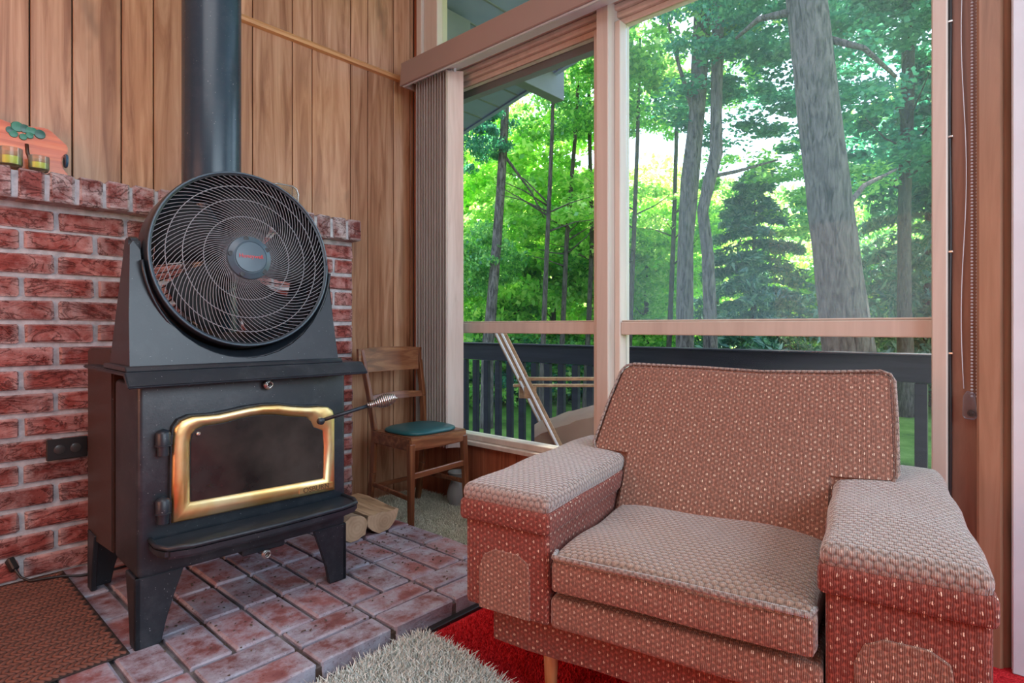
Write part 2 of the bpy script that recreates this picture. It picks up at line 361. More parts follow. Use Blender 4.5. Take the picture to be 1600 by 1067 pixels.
def npmesh(name, V, Fc, mats, k=4):
    me = bpy.data.meshes.new(name); V = np.asarray(V, np.float32); Fc = np.asarray(Fc, np.int32)
    me.vertices.add(len(V)); me.vertices.foreach_set('co', V.ravel()); nf = len(Fc)
    me.loops.add(nf * k); me.loops.foreach_set('vertex_index', Fc.ravel()); me.polygons.add(nf)
    me.polygons.foreach_set('loop_start', np.arange(0, nf * k, k, dtype=np.int32))
    for m in mats: me.materials.append(m)
    me.update(calc_edges=True); return me
def text_mesh(s_, size, depth=.0004):
    cu = bpy.data.curves.new('lettering', 'FONT'); cu.body = s_; cu.size = size; cu.align_x = 'CENTER'; cu.align_y = 'CENTER'; cu.extrude = depth
    o = bpy.data.objects.new('lettering', cu); C.objects.link(o); dg = bpy.context.evaluated_depsgraph_get(); dg.update()
    me = bpy.data.meshes.new_from_object(o.evaluated_get(dg)); bpy.data.objects.remove(o); return me
def place(me, mtx, name, mat, parent):
    me.transform(mtx); me.materials.clear(); me.materials.append(mat); return link(name, me, parent)

# ------------------------------------------------------------------ setting
XW, YP, YB, ZF = 2.17, 2.72, 2.68, -.06
def ceil_z(y): return 3.02 + .2187 * (2.5 - y)
tag(obj('floor', box(-2.8, XW + .1, -2.8, YP + .12, ZF - .1, ZF), M['redcarpet']), kind='structure')
def slabyz(x0, x1, y0, y1, zb, thick):
    return prism([(y0, zb(y0)), (y1, zb(y1)), (y1, zb(y1) + thick), (y0, zb(y0) + thick)], lambda a, b, t: (t, a, b), x0, x1)
tag(obj('ceiling', slabyz(-2.8, XW + .12, -2.8, YP + .12, ceil_z, .1), M['ceiling'], smooth=False), kind='structure')
def wall_poly(name, x0, x1, y0, y1, mat, parent=None):
    return tag(obj(name, prism([(y0, ZF), (y1, ZF), (y1, ceil_z(y1)), (y0, ceil_z(y0))], lambda a, b, t: (t, a, b), x0, x1), mat, parent, smooth=False), kind='structure')
wall_poly('wall_back', -2.9, -2.8, -2.8, YP + .12, M['roomwall'])
tag(obj('wall_right', box(-2.8, XW + .1, -2.9, -2.8, ZF, ceil_z(-2.8)), M['roomwall'], smooth=False), kind='structure')

# left wall: backing and separate grooved boards
wl_ = tag(obj('wall_left', box(-2.8, XW + .1, YP + .014, YP + .12, ZF, 3.0), plain('dark_groove', (.03, .014, .008), .8), smooth=False), kind='structure')
edges = [-1.0, -.78, -.55, -.40, -.18, -.02, .12, .28, .40, .526, .686, .80, .915, 1.10, 1.211, 1.407, 1.512, 1.734, 1.842, 2.013, 2.132, XW - .012]
for a, b in zip(edges, edges[1:]):
    z0 = 1.40 if b < 1.75 else ZF
    obj('wall_board', box(a + .0025, b - .0025, YP, YP + .014, z0, 2.318, .0015), M['panel'], wl_)
    obj('wall_board', box(a + .0025, b - .0025, YP, YP + .014, 2.335, 2.975, .0015), M['panel'], wl_)
tag(obj('trim_1', prism([(0, 0), (-.022, .004), (-.026, .016), (-.018, .03), (-.008, .036), (0, .038)], lambda a, b, t: (t, YP + a, 2.303 + b), -1.0, XW - .012), M['mould']), kind='structure')
tag(obj('trim_2', box(XW - .012, XW + .03, YP - .045, YP, ZF, 2.96, .004), M['panel_low']), kind='structure')

# brick chimney face
def brick_mesh(l, h, d, seed, jag=.003, bev=.006):
    r = random.Random(seed); b = box(-l / 2, l / 2, -d / 2, d / 2, -h / 2, h / 2, bev)
    for v in b.verts: v.co += Vector((r.uniform(-jag, jag), r.uniform(-jag, jag) * 1.2, r.uniform(-jag, jag)))
    return b
def mesh_of(b, mat, name):
    me = bpy.data.meshes.new(name); b.to_mesh(me); b.free(); me.materials.append(mat); return me
def piece(name, me, loc, parent, rz=0):
    o = bpy.data.objects.new(name, me); C.objects.link(o); o.parent = parent
    o.location = MW[parent].inverted() @ Vector(loc); o.rotation_euler = (0, 0, rz); return o
chim = tag(obj('wall_chimney', box(-1.0, 1.722, YB + .008, YP + .01, ZF, 1.35, .004), M['mortar']), kind='structure')
cache = {}
def brick(length, h, d, mat, jag=.003, bev=.006):
    key = (round(length, 3), round(h, 3), round(d, 3), mat); L = cache.setdefault(key, [])
    if len(L) < 5: L.append(mesh_of(brick_mesh(length, h, d, hash((key[0], len(L))) & 999, jag, bev), M[mat], 'brick'))
    return rnd.choice(L)
zt = 1.338; ch = .0838
for row in range(16):
    z1 = zt - row * ch
    if row % 2 == 0: js = [.471 + .22 * i for i in range(-5, 4)] + [1.728 - .22 * i for i in (2, 1, 0)]
    else: js = [.372 + .22 * i for i in range(-5, 4)] + [1.611 - .22 * i for i in (2, 1, 0)] + [1.728]
    for a, b in zip(js, js[1:]):
        if row == 9 and a < .5 < b or (row == 10 and .40 < (a + b) / 2 < .60): pass
        piece('brick', brick(b - a - .015, ch - .017, .05, 'brick'), ((a + b) / 2, YB + .022, z1 - ch / 2 - (.006 if row == 0 else 0)), chim)
for i in range(32):
    x = 1.728 - .0425 - .0866 * i
    piece('cap_brick', brick(.072, .108, .13, 'capbrick', .003, .007), (x, 2.6 + .066, 1.397 + rnd.uniform(-.002, .002)), chim)
obj('cap_mortar', box(-1.0, 1.722, 2.610, YP + .008, 1.346, 1.441, .003), M['mortar'], chim)

# hearth platform
hearth = tag(obj('hearth', box(-1.0, 1.665, 1.433, YB + .02, ZF + .001, -.013, .003), M['hmortar']), kind='structure')
def hb(x0, x1, y0, y1):
    piece('brick', brick(x1 - x0 - .014, .055, y1 - y0 - .011, 'hearthbrick', .0018, .005), ((x0 + x1) / 2, (y0 + y1) / 2, -.0275 + rnd.uniform(-.0015, .0015)), hearth, 0)
xs = [.5675 + .1225 * i for i in range(-7, 10)]
for a, b in zip(xs, xs[1:]):
    for y0, y1 in ((1.655, 1.89), (1.89, 2.125), (2.125, 2.36), (2.36, 2.595), (2.595, 2.68)): hb(a, b, y0, y1)
xb = [.571 + .2445 * i for i in range(-4, 5)]
xb = xb + [1.67]
for a, b in zip(xb, xb[1:]):
    if b - a > .03:
        hb(a, b, 1.425, 1.54); hb(a, b, 1.54, 1.655)
tag(obj('trim_3', box(-1.0, 1.70, 1.405, 1.43, ZF, ZF + .014, .003), M['cable']), kind='structure')

# window wall
wb = tag(obj('wall_window', box(XW + .012, XW + .12, -2.8, YP + .12, ZF, .27, .0), M['panel_low'], smooth=False), kind='structure')
y = YP - .015
for w_ in (.10, .16, .10, .20, .12, .10, .16, .20, .10, .12, .16, .10, .20, .12, .10, .16, .20, .1):
    if y - w_ < .06: break
    obj('wall_board', box(XW, XW + .012, y - w_ + .002, y - .002, ZF, .27, .0012), M['panel_low'], wb); y -= w_
win = struct_root('window_1'); YL = 2.63
def wpart(name, *a, bev=.003, mat='frame', kind=None, par=None): return obj(name, box(*a, bev), M[mat], par or win)
wpart('window_sill', XW - .035, XW + .10, .194, YL, .275, .298)
wpart('bottom_rail', XW - .005, XW + .07, .23, YL, .298, .328)
wpart('jamb', XW - .03, XW + .10, YL, YP - .045, .27, 2.96)
wpart('jamb', XW - .05, XW + .06, .194, .232, ZF, 3.4)
wpart('mullion', XW - .07, XW + .09, 1.345, 1.405, .298, 2.31)
wpart('stop', XW - .02, XW + .06, 1.405, 1.452, .328, 2.21)
wpart('stop', XW - .02, XW + .06, 1.318, 1.345, .328, 2.21)
for a, b in ((1.452, YL), (.232, 1.318)):
    wpart('middle_rail', XW - .012, XW + .06, a, b, .868, .922)
    wpart('bead', XW - .004, XW + .05, a, b, .922, .930)
for dz, dx in ((2.21, .02), (2.235, .0), (2.26, -.02), (2.285, -.035)):
    wpart('head_mould', XW + dx, XW + .07, .194, YL, dz, dz + .026, bev=.006)
wpart('head', XW - .045, XW + .10, .194, YL, 2.311, 2.40)
def pane(y0, y1, z0, z1): return wpart('window_pane', XW + .030, XW + .036, y0, y1, z0, z1, bev=0, mat='glass')
for a, b in ((1.452, YL), (.232, 1.318)):
    pane(a, b, .328, .868); wpart('window_pane', XW + .030, XW + .036, a, b, .930, 2.21, bev=0, mat='glass' if a > 1 else 'glareglass')
obj('shaded_head', box(XW + .072, XW + .12, 1.40, YL, 2.175, 2.40), M['beam'], win)  # exterior window head; the dark colour stands in for its shade
wpart('transom_mullion', XW - .03, XW + .07, 1.345, 1.405, 2.40, 3.3)
obj('window_pane', prism([(1.405, 2.40), (2.515, 2.40), (2.515, ceil_z(2.515)), (1.405, ceil_z(1.405))], lambda a, b, t: (t, a, b), XW + .03, XW + .036), M['glass'], win)
obj('window_pane', prism([(.232, 2.40), (1.345, 2.40), (1.345, ceil_z(1.345)), (.232, ceil_z(.232))], lambda a, b, t: (t, a, b), XW + .03, XW + .036), M['glass'], win)
wpart('transom_jamb', XW - .01, XW + .07, 2.515, YL, 2.40, 2.98)
tag(obj('trim_4', box(XW - .005, XW + .08, .128, .188, ZF, 3.4, .002), M['post']), kind='structure')
tag(obj('trim_5', prism([(0, 0), (-.03, 0), (-.036, .006), (-.036, .052), (-.030, .058), (-.022, .060), (-.018, .066), (-.008, .074), (0, .076)], lambda a, b, t: (XW + a, .128 - b, t), ZF, 3.4), M['casing']), kind='structure')
wall_poly('wall_window_side', XW - .015, XW + .12, -2.8, .052, M['white'])
obj('light_leak_backing', box(XW + .062, XW + .12, .040, .205, ZF, 3.45), M['post'], wb)  # unseen panel added behind the posts to stop a light leak
tag(obj('trim_6', box(XW - .045, XW - .015, -.12, .050, ZF, 2.6, .003), M['white']), kind='structure')

# ------------------------------------------------------------------ outdoors: eave, deck, lawn
eav = struct_root('roof_eave')
def sof(y): return 2.961 - .2187 * (y - 2.428)
obj('soffit', slabyz(XW + .12, 3.6, -3.5, 5.2, sof, .03), M['soffit'], eav, smooth=False)
for i in range(40):
    yy = 5.0 - i * .205
    obj('soffit_groove', prism([(yy, sof(yy) - .006), (yy + .012, sof(yy + .012) - .006), (yy + .012, sof(yy + .012) + .001), (yy, sof(yy) + .001)], lambda a, b, t: (t, a, b), XW + .12, 3.59), M['beam'], eav, smooth=False)
obj('fascia', slabyz(3.58, 3.62, -3.5, 5.2, lambda y: sof(y) - .015, .22), M['soffit'], eav, smooth=False)
obj('roof_deck', slabyz(-2.8, 3.64, -3.5, 5.2, lambda y: sof(y) + .2, .04), M['beam'], eav, smooth=False)
obj('eave_beam', box(XW + .1, 3.72, 2.79, 2.885, 2.70, 2.99, .003), M['beam'], eav)
obj('eave_beam', box(XW + .1, 3.72, -.6, -.5, 3.35, 3.62, .003), M['beam'], eav)
obj('eave_block', box(XW + .121, 2.58, 2.68, 3.3, 2.50, 2.85), M['beam'], eav)
deck = struct_root('deck')
ZD = -.20
for i in range(12):
    x0 = XW + .14 + i * .142
    obj('deck_board', box(x0, x0 + .136, -3.5, 6.8, ZD - .03, ZD, .003), M['deckboard'], deck)
obj('joist', box(XW + .14, 3.84, -3.4, 6.7, ZD - .25, ZD - .031), M['deckwood'], deck)
for yy in (-3.2, -.4, 2.4, 5.2): obj('deck_post', box(3.6, 3.72, yy, yy + .12, -1.02, ZD - .24), M['deckwood'], deck)
rail = thing('deck_railing', 'dark blue-grey wooden deck railing with upright slats outside the window', 'railing', (3.75, 1.5, ZD))
obj('rail_board', box(3.755, 3.795, -3.4, 6.7, .602, .745, .004), M['deckwood'], rail)
obj('handrail', box(3.70, 3.84, -3.4, 6.7, .746, .758, .003), M['deckwood'], rail)
obj('bottom_rail', box(3.755, 3.795, -3.4, 6.7, ZD + .01, ZD + .07, .004), M['deckwood'], rail)
bmesh_ = mesh_of(box(-.02, .02, -.028, .028, 0, .80, .003), M['deckwood'], 'baluster')
for i in range(70): piece('baluster', bmesh_, (3.73, 6.45 - .1395 * i, ZD + .002), rail)

def noise_h(x, y): return .10 * sin(x * .35 + 1) * cos(y * .28) + .05 * sin(x * .9 + y * .7)
ZG = -1.02
bm = bmesh.new(); G = 60
gv = [[None] * (G + 1) for _ in range(G + 1)]
for i in range(G + 1):
    for j in range(G + 1):
        u_, v_ = (i / G) ** 1.5, (j / G * 2 - 1); x = 2.4 + u_ * 118; yv = math.copysign(abs(v_) ** 1.4, v_) * 110 + 10
        hgt = ZG + noise_h(x, yv) * min(1, max(0, (x - 4) / 6)) + max(0, x - 30) * .01
        gv[i][j] = bm.verts.new((x, yv, hgt))
for i in range(G):
    for j in range(G): bm.faces.new((gv[i][j], gv[i + 1][j], gv[i + 1][j + 1], gv[i][j + 1]))
tag(obj('ground', bm, M['grass']), kind='structure')

# ------------------------------------------------------------------ trees
NP = np.random.default_rng(5)
def leaves(cent, rad, n, size, flat=.35, tilt=.55):
    """n four-cornered folded leaves scattered in clusters; cent (m,3), rad (m,3)"""
    m = len(cent); idx = NP.integers(0, m, n); p = NP.normal(size=(n, 3)); p /= np.linalg.norm(p, axis=1)[:, None]; p *= NP.random((n, 1)) ** .45
    P = cent[idx] + p * rad[idx]
    nrm = NP.normal(size=(n, 3)) * tilt + np.array([0, 0, 1]); nrm /= np.linalg.norm(nrm, axis=1)[:, None]
    a = np.cross(nrm, NP.normal(size=(n, 3))); a /= np.linalg.norm(a, axis=1)[:, None]; b = np.cross(nrm, a)
    s_ = size * (.6 + .8 * NP.random((n, 1)))
    V = np.stack([P - a * s_ * .5, P + b * s_ * .36 + nrm * s_ * .10, P + a * s_ * .55, P - b * s_ * .36 + nrm * s_ * .10], 1).reshape(-1, 3)
    F = np.arange(n * 4).reshape(n, 4); return V, F
def crown_mesh(name, R, H, nclus, n, size, mat, crad=.16, zlow=.0, seed=0, droop=False):
    global NP; NP = np.random.default_rng(seed)
    c = NP.normal(size=(nclus, 3)); c /= np.linalg.norm(c, axis=1)[:, None]; c *= (NP.random((nclus, 1)) ** .4)
    c = c * np.array([R, R, H / 2]) + np.array([0, 0, zlow + H / 2])
    rad = np.array([R * crad, R * crad, R * crad * .35]) * (.6 + .9 * NP.random((nclus, 1)))
    V, F = leaves(c, rad, n, size); me = npmesh(name, V, F, [mat]); me['cl'] = 0; return me
def spruce_mesh(name, R, H, levels, n, mat, seed=3):
    g = np.random.default_rng(seed); cs = []; rs = []
    for i in range(levels):
        f = i / levels; z = H * (.06 + .92 * f); r = R * (1 - f) ** .85 + .1
        for k_ in range(int(6 + 5 * (1 - f))):
            a = g.random() * 2 * pi
            for q in np.linspace(.2, 1, 6):
                cs.append((cos(a) * r * q, sin(a) * r * q, z - .22 * r * q ** 1.5)); rs.append((.16 * r * (1.1 - q * .6), .16 * r * (1.1 - q * .6), .02 + .02 * r))
    cs = np.array(cs); rs = np.array(rs) + .02
    global NP; NP = g
    V, F = leaves(cs, rs, n, .11, tilt=.9)
    # make the leaves narrow
    V = V.reshape(-1, 4, 3); mid = (V[:, 1] + V[:, 3]) / 2; V[:, 1] = mid + (V[:, 1] - mid) * .35; V[:, 3] = mid + (V[:, 3] - mid) * .35
    return npmesh(name, V.reshape(-1, 3), F, [mat])
CR = {
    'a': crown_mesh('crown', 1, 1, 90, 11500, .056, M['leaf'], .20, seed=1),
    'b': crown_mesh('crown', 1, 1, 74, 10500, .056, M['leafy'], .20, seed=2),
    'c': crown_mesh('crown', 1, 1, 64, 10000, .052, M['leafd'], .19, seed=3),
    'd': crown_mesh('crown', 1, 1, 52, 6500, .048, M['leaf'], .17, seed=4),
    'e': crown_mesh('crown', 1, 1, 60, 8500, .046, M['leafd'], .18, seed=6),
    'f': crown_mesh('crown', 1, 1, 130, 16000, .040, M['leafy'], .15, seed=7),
    's': spruce_mesh('crown', 1, 3, 20, 22000, M['needle'])}
def at(px, d, z=None, py=None):
    p = FWD * d + RGT * ((px - 800) / 910 * d); zz = z if z is not None else EYE - (py - 511) / 910 * d
    return Vector((p.x, p.y, zz))
def piece_s(name, me, loc, sc, rz, parent):
    o = bpy.data.objects.new(name, me); C.objects.link(o); o.parent = parent; o.location = Vector(loc) - MW[parent].translation
    o.scale = sc; o.rotation_euler = (0, 0, rz); o['kind'] = 'stuff'; return o
def trunk_bm(path, n=18, rough_=.03, seed=0):
    g = random.Random(seed); P = []; Rr = []
    for i in range(len(path) - 1):
        p0, r0 = path[i]; p1, r1 = path[i + 1]; st = max(2, int((p1 - p0).length / .35))
        for q in range(st): f = q / st; P.append(p0.lerp(p1, f)); Rr.append(r0 + (r1 - r0) * f)
    P.append(path[-1][0]); Rr.append(path[-1][1]); b = tube(P, Rr, n)
    for v in b.verts: v.co += Vector((g.uniform(-1, 1), g.uniform(-1, 1), 0)) * rough_ * Rr[0] * .5
    return b
def tree(name, label, cat, path, mat, branches=(), crowns=(), group=None, seed=0):
    t = thing(name, label, cat, tuple(path[0][0]), 0, group)
    obj('trunk', trunk_bm(path, seed=seed), M[mat], t)
    for br in branches: obj('branch', trunk_bm(br, 7, seed=seed + 1), M[mat], t)
    for key, loc, sc, rz in crowns: piece_s('foliage', CR[key], loc, sc, rz, t)
    return t
def px_path(d, pts, lean=0):
    """pts: (px, py, width px) from the ground up"""
    return [(at(x, d, py=y_), w_ / 910 * d / 2) for x, y_, w_ in pts]
def ground_pt(px, d): return at(px, d, ZG - .1)
def twigs(base, n, L, r, seed):
    g = random.Random(seed); out = []
    for _ in range(n):
        a = g.uniform(0, 2 * pi); p = base + Vector((0, 0, g.uniform(0, L * 1.2))); e = p + Vector((cos(a), sin(a), g.uniform(.1, .7))) * L * g.uniform(.6, 1.1)
        m = p.lerp(e, .5) + Vector((0, 0, g.uniform(-.1, .15) * L)); out.append([(p, r), (m, r * .6), (e, r * .2)])
    return out

# the nearest trunks
d = 6.6
tree('pine_tree', 'thickest rough grey trunk leaning left across the right window pane', 'tree',
     [(ground_pt(1338, d), .30)] + px_path(d, [(1328, 560, 76), (1317, 480, 69), (1298, 330, 64), (1280, 180, 61), (1262, 20, 58), (1235, -220, 52), (1200, -520, 42)]), 'bark',
     [[(at(1240, d, py=18), .05), (at(1185, d + .3, py=30), .035), (at(1150, d + .6, py=60), .02)],
      [(at(1305, d, py=345), .04), (at(1350, d + .4, py=290), .03), (at(1400, d + .9, py=265), .015)],
      [(at(1290, d, py=60), .045), (at(1350, d - .2, py=75), .03), (at(1400, d, py=120), .02)]],
     [('e', at(1190, 8.2, py=90), (1.3, 1.3, 1.5), 0), ('d', at(1250, 7.6, py=-330), (2.6, 2.6, 2.2), 1)], seed=1)
d = 9.5
tree('maple_tree', 'tall straight trunk left of the wavy trunk, upper right window pane', 'tree',
     [(ground_pt(1070, d), .2)] + px_path(d, [(1070, 545, 28), (1070, 480, 26), (1071, 380, 24), (1078, 280, 28), (1088, 190, 24), (1094, 90, 26), (1100, -20, 26), (1108, -250, 20)]), 'bark',
     [[(at(1088, d, py=190), .05), (at(1060, d, py=100), .03), (at(1040, d, py=20), .02)]],
     [('d', at(1045, 10.5, py=130), (2.2, 2.2, 2.6), 0), ('e', at(1140, 11.5, py=-330), (3.4, 3.4, 2.2), 2)], seed=2)
d = 9.0
tree('maple_tree', 'wavy trunk bending near its middle, beside the tall straight trunk', 'tree',
     [(ground_pt(1112, d), .16)] + px_path(d, [(1110, 545, 22), (1109, 480, 20), (1106, 400, 18), (1098, 330, 17), (1108, 285, 19), (1119, 240, 20), (1119, 180, 17), (1121, 90, 18), (1122, 0, 18), (1126, -200, 14)]), 'bark',
     [[(at(1100, d, py=278), .035), (at(1150, d + .3, py=268), .03), (at(1215, d + .6, py=250), .015)]],
     [('e', at(1185, 9.8, py=235), (2.0, 2.0, 1.6), 3), ('c', at(1172, 9.6, py=80), (1.0, 1.0, 1.1), 4), ('d', at(1215, 12.5, py=370), (2.1, 2.1, 1.9), 2), ('e', at(1060, 11.0, py=-300), (2.6, 2.6, 2.0), 1)], seed=3)
d = 12.5
tree('hemlock_tree', 'slim dark trunk among dark foliage at the right edge of the right pane', 'tree',
     [(ground_pt(1415, d), .17)] + px_path(d, [(1415, 560, 24), (1413, 480, 20), (1413, 330, 18), (1418, 160, 18), (1420, 0, 17), (1424, -260, 14)]), 'bark2',
     twigs(at(1415, d, py=300), 10, 1.6, .03, 8),
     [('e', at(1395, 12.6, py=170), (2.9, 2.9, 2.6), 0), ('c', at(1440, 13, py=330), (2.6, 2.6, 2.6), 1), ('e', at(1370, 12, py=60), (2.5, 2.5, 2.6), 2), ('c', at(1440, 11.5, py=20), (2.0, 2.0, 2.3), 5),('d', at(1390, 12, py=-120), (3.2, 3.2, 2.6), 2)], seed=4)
d = 11
tree('maple_tree', 'leaning mottled trunk near the blind, left window pane', 'tree',
     [(ground_pt(760, d), .13)] + px_path(d, [(762, 545, 19), (767, 490, 17), (776, 380, 15), (782, 300, 14), (788, 200, 13), (791, 120, 12), (796, -40, 11)]), 'bark',
     [[(at(786, d, py=240), .03), (at(830, d + .3, py=300), .02), (at(850, d + .5, py=340), .01)]],
     [('b', at(790, 14, py=330), (2.3, 2.3, 2.6), 0), ('a', at(738, 11.6, py=470), (1.0, 1.0, 1.6), 1), ('c', at(742, 11.0, py=270), (.8, .8, 1.3), 3)], seed=5)
for i, (px, dd, lean, lab) in enumerate(((855, 10.5, 12, 'thin dark sapling stem in the middle of the left window pane'), (885, 12, 22, 'slanting thin sapling in the left pane, right of the middle sapling'),
                                  (925, 13, -6, 'thin sapling just left of the window mullion'), (1052, 13, 8, 'thin sapling just left of the tall straight trunk'),
                                  (990, 12, 10, 'young sapling just right of the window mullion'))):
    tree('sapling', lab, 'tree', [(ground_pt(px - 12, dd), .06)] + px_path(dd, [(px - 5, 500, 8), (px, 380, 7), (px + lean * .6, 220, 6), (px + lean, 60, 4)]), 'bark2',
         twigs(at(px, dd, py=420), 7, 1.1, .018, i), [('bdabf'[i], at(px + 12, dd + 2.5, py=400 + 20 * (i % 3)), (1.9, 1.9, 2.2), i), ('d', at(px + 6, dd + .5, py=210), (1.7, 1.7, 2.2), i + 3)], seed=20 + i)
tree('spruce_tree', 'young dark spruce between the wavy trunk and the thick leaning trunk', 'tree',
     [(ground_pt(1175, 12), .09), (at(1178, 12, z=2.4), .04), (at(1180, 12, z=4.2), .01)], 'bark2', (), [('s', at(1178, 12, z=ZG + .2), (1.7, 1.7, 1.75), 0)], seed=40)
tree('spruce_tree', 'tall dark spruce at the right edge behind the slim trunk', 'tree',
     [(ground_pt(1450, 14), .12), (at(1450, 14, py=100), .03)], 'bark2', (), [('s', at(1450, 14, z=ZG + .2), (2.2, 2.2, 2.9), 1)], seed=41)
# the wood behind: a middle row and a far row, each tree on its own
mid = [(700, 15, 'b', 4.8), (790, 17, 'a', 5.0), (865, 16.5, 'b', 4.7), (945, 17, 'b', 5.2), (1010, 16, 'f', 5.2), (1120, 18, 'b', 5.2), (1215, 20, 'f', 4.2), (1300, 19, 'a', 4.4), (1375, 18, 'f', 4.8), (1470, 17, 'a', 5.6)]
for i, (px, dd, key, hh) in enumerate(mid):
    p = ground_pt(px, dd); top = p + Vector((0, 0, hh))
    tree('leafy_tree', 'sunlit leafy tree, %s from the left in the middle row of the wood' % ('first second third fourth fifth sixth seventh eighth ninth tenth'.split()[i]), 'tree',
         [(p, .09), (top, .04)], 'bark2', twigs(p + Vector((0, 0, hh * .35)), 6, 1.6, .03, i), [(key, p + Vector((0, 0, hh * .42)), (2.6, 2.6, hh * .75), i), ('a' if i % 2 else 'b', p + Vector((0, 0, -.2)) + FWD * -.8, (2.4, 2.4, hh * .5), i + 4)], group='trees in the middle row of the wood', seed=60 + i)
far = [(600, 26, 'a', 11), (720, 28, 'b', 9.8), (820, 25, 'a', 8.6), (920, 29, 'f', 9.6), (1020, 26, 'b', 9.2), (1110, 31, 'a', 9.6), (1200, 33, 'f', 8.5), (1290, 32, 'a', 11), (1390, 29, 'c', 13), (1490, 27, 'a', 14)]
for i, (px, dd, key, hh) in enumerate(far):
    p = ground_pt(px, dd); top = p + Vector((0, 0, hh * .9))
    tree('forest_tree', 'distant forest tree, %s from the left in the far row' % ('first second third fourth fifth sixth seventh eighth ninth tenth'.split()[i]), 'tree',
         [(p, .16), (top, .06)], 'bark2', (), [(key, p + Vector((0, 0, hh * .35)), (4.4, 4.4, hh * .65), i), ('a', p + Vector((0, 0, -.3)), (4.2, 4.2, hh * .5), i + 3), ('b', p + Vector((1, -2.0, hh * .1)), (3.6, 3.6, hh * .5), i + 5)], group='trees in the far row of the wood', seed=80 + i)
# low shrubs at the lawn's edge
for i, (px, dd, key) in enumerate(((720, 14.5, 'c'), (775, 15, 'a'), (830, 14.6, 'c'), (890, 15, 'a'), (960, 15.5, 'c'), (1030, 15, 'a'), (1180, 16, 'a'), (1370, 16, 'c'), (1440, 15, 'a'))):
    p = ground_pt(px, dd)
    sh = thing('shrub', 'low leafy shrub at the lawn edge, %s from the left' % ('first second third fourth fifth sixth seventh eighth ninth'.split()[i]), 'shrub', tuple(p), 0, 'shrubs along the lawn edge')
    piece_s('foliage', CR[key], p, (1.5, 1.5, 1.7), i, sh)
    obj('stem', tube([p, p + Vector((0, 0, .7))], .03, 6), M['bark2'], sh)

# ------------------------------------------------------------------ patio recliner outside the left pane
pr_ = thing('patio_recliner', 'wooden folding patio recliner with brown pad on the deck outside', 'chair', tuple(at(880, 3.55, ZD)), 0)
def pt(px, py, d): return at(px, d, py=py)
for dd in (3.35, 3.75):
    s_ = 3.5 / dd
    off = (dd - 3.55) * -22
    obj('armrest', bar(pt(806 + off, 597 + off * -1.2, dd), pt(1010, 597 + off * -1.2, dd), .05, .018, .004), M['patiowood'], pr_)
    obj('arm_bracket', bar(pt(824 + off, 604, dd), pt(824 + off, 622, dd), .07, .03, .003, (.7, .7, 0)), M['patiowood'], pr_)
    tb = obj('back_frame', bar(pt(779 + off, 520, dd - .03), pt(868 + off, 698, dd - .03), .012, .014, .003, RGT), M['chrome'], pr_)
    obj('frame_slat', bar(pt(781 + off, 520, dd), pt(870 + off, 698, dd), .03, .040, .003, RGT), M['patiowood'], pr_)
    a = pt(866 + off, 700, dd); obj('leg', bar(a, (a.x, a.y, ZD), .03, .03, .002, RGT), M['patiowood'], pr_)
    a = pt(1000 + off, 597, dd); obj('leg', bar(a, (a.x, a.y, ZD), .03, .03, .002, RGT), M['patiowood'], pr_)
bm = bmesh.new(); nU, nV = 14, 6; g_ = []
for i in range(nU + 1):
    f = i / nU; row = []
    for sgn in (0, 1):
        for j in range(nV + 1):
            dd = 3.36 + .38 * j / nV; q = sin(pi * j / nV) ** .4
            px = 835 + 150 * f; py = (676 - 46 * f ** .8) if sgn else (708 - 22 * f)
            p = at(px, dd, py=511 + (py - 511) * 3.5 / dd); p.z += (.03 * q if sgn else 0) + rnd.uniform(-.006, .006)
            row.append(bm.verts.new(p))
    g_.append(row)
for i in range(nU):
    for j in range(nV):
        bm.faces.new((g_[i][j], g_[i + 1][j], g_[i + 1][j + 1], g_[i][j + 1])); k2 = nV + 1
        bm.faces.new((g_[i][k2 + j], g_[i][k2 + j + 1], g_[i + 1][k2 + j + 1], g_[i + 1][k2 + j]))
    bm.faces.new((g_[i][0], g_[i][nV + 1], g_[i + 1][nV + 1], g_[i + 1][0])); bm.faces.new((g_[i][nV], g_[i + 1][nV], g_[i + 1][-1], g_[i][-1]))
bm.faces.new([g_[0][j] for j in range(nV + 1)] + [g_[0][nV + 1 + j] for j in reversed(range(nV + 1))]); bm.faces.new([g_[-1][j] for j in range(nV + 1)] + [g_[-1][nV + 1 + j] for j in reversed(range(nV + 1))])
bmesh.ops.recalc_face_normals(bm, faces=bm.faces)
obj('seat_pad', bm, M['tan'], pr_)

# ------------------------------------------------------------------ wood stove
st = thing('wood_stove', 'black cast wood stove with brass framed glass door on the brick hearth', 'stove', (.5, 1.85, 0))
X0, X1, Yf = .505, 1.148, 1.85
obj('firebox', box(X0, X1, Yf, 2.10, .195, .742, .014, 3), M['iron'], st)
obj('heat_shield', prism([(2.135, .195), (2.47, .165), (2.47, .815), (2.455, .828), (2.15, .830), (2.135, .815)], lambda a, b, t: (t, a, b), X0 + .0, X1, .006, 2), M['ironsh'], st)
obj('inner_box', box(X0 + .03, X1 - .03, 2.05, 2.45, .22, .76), M['ironsh'], st)
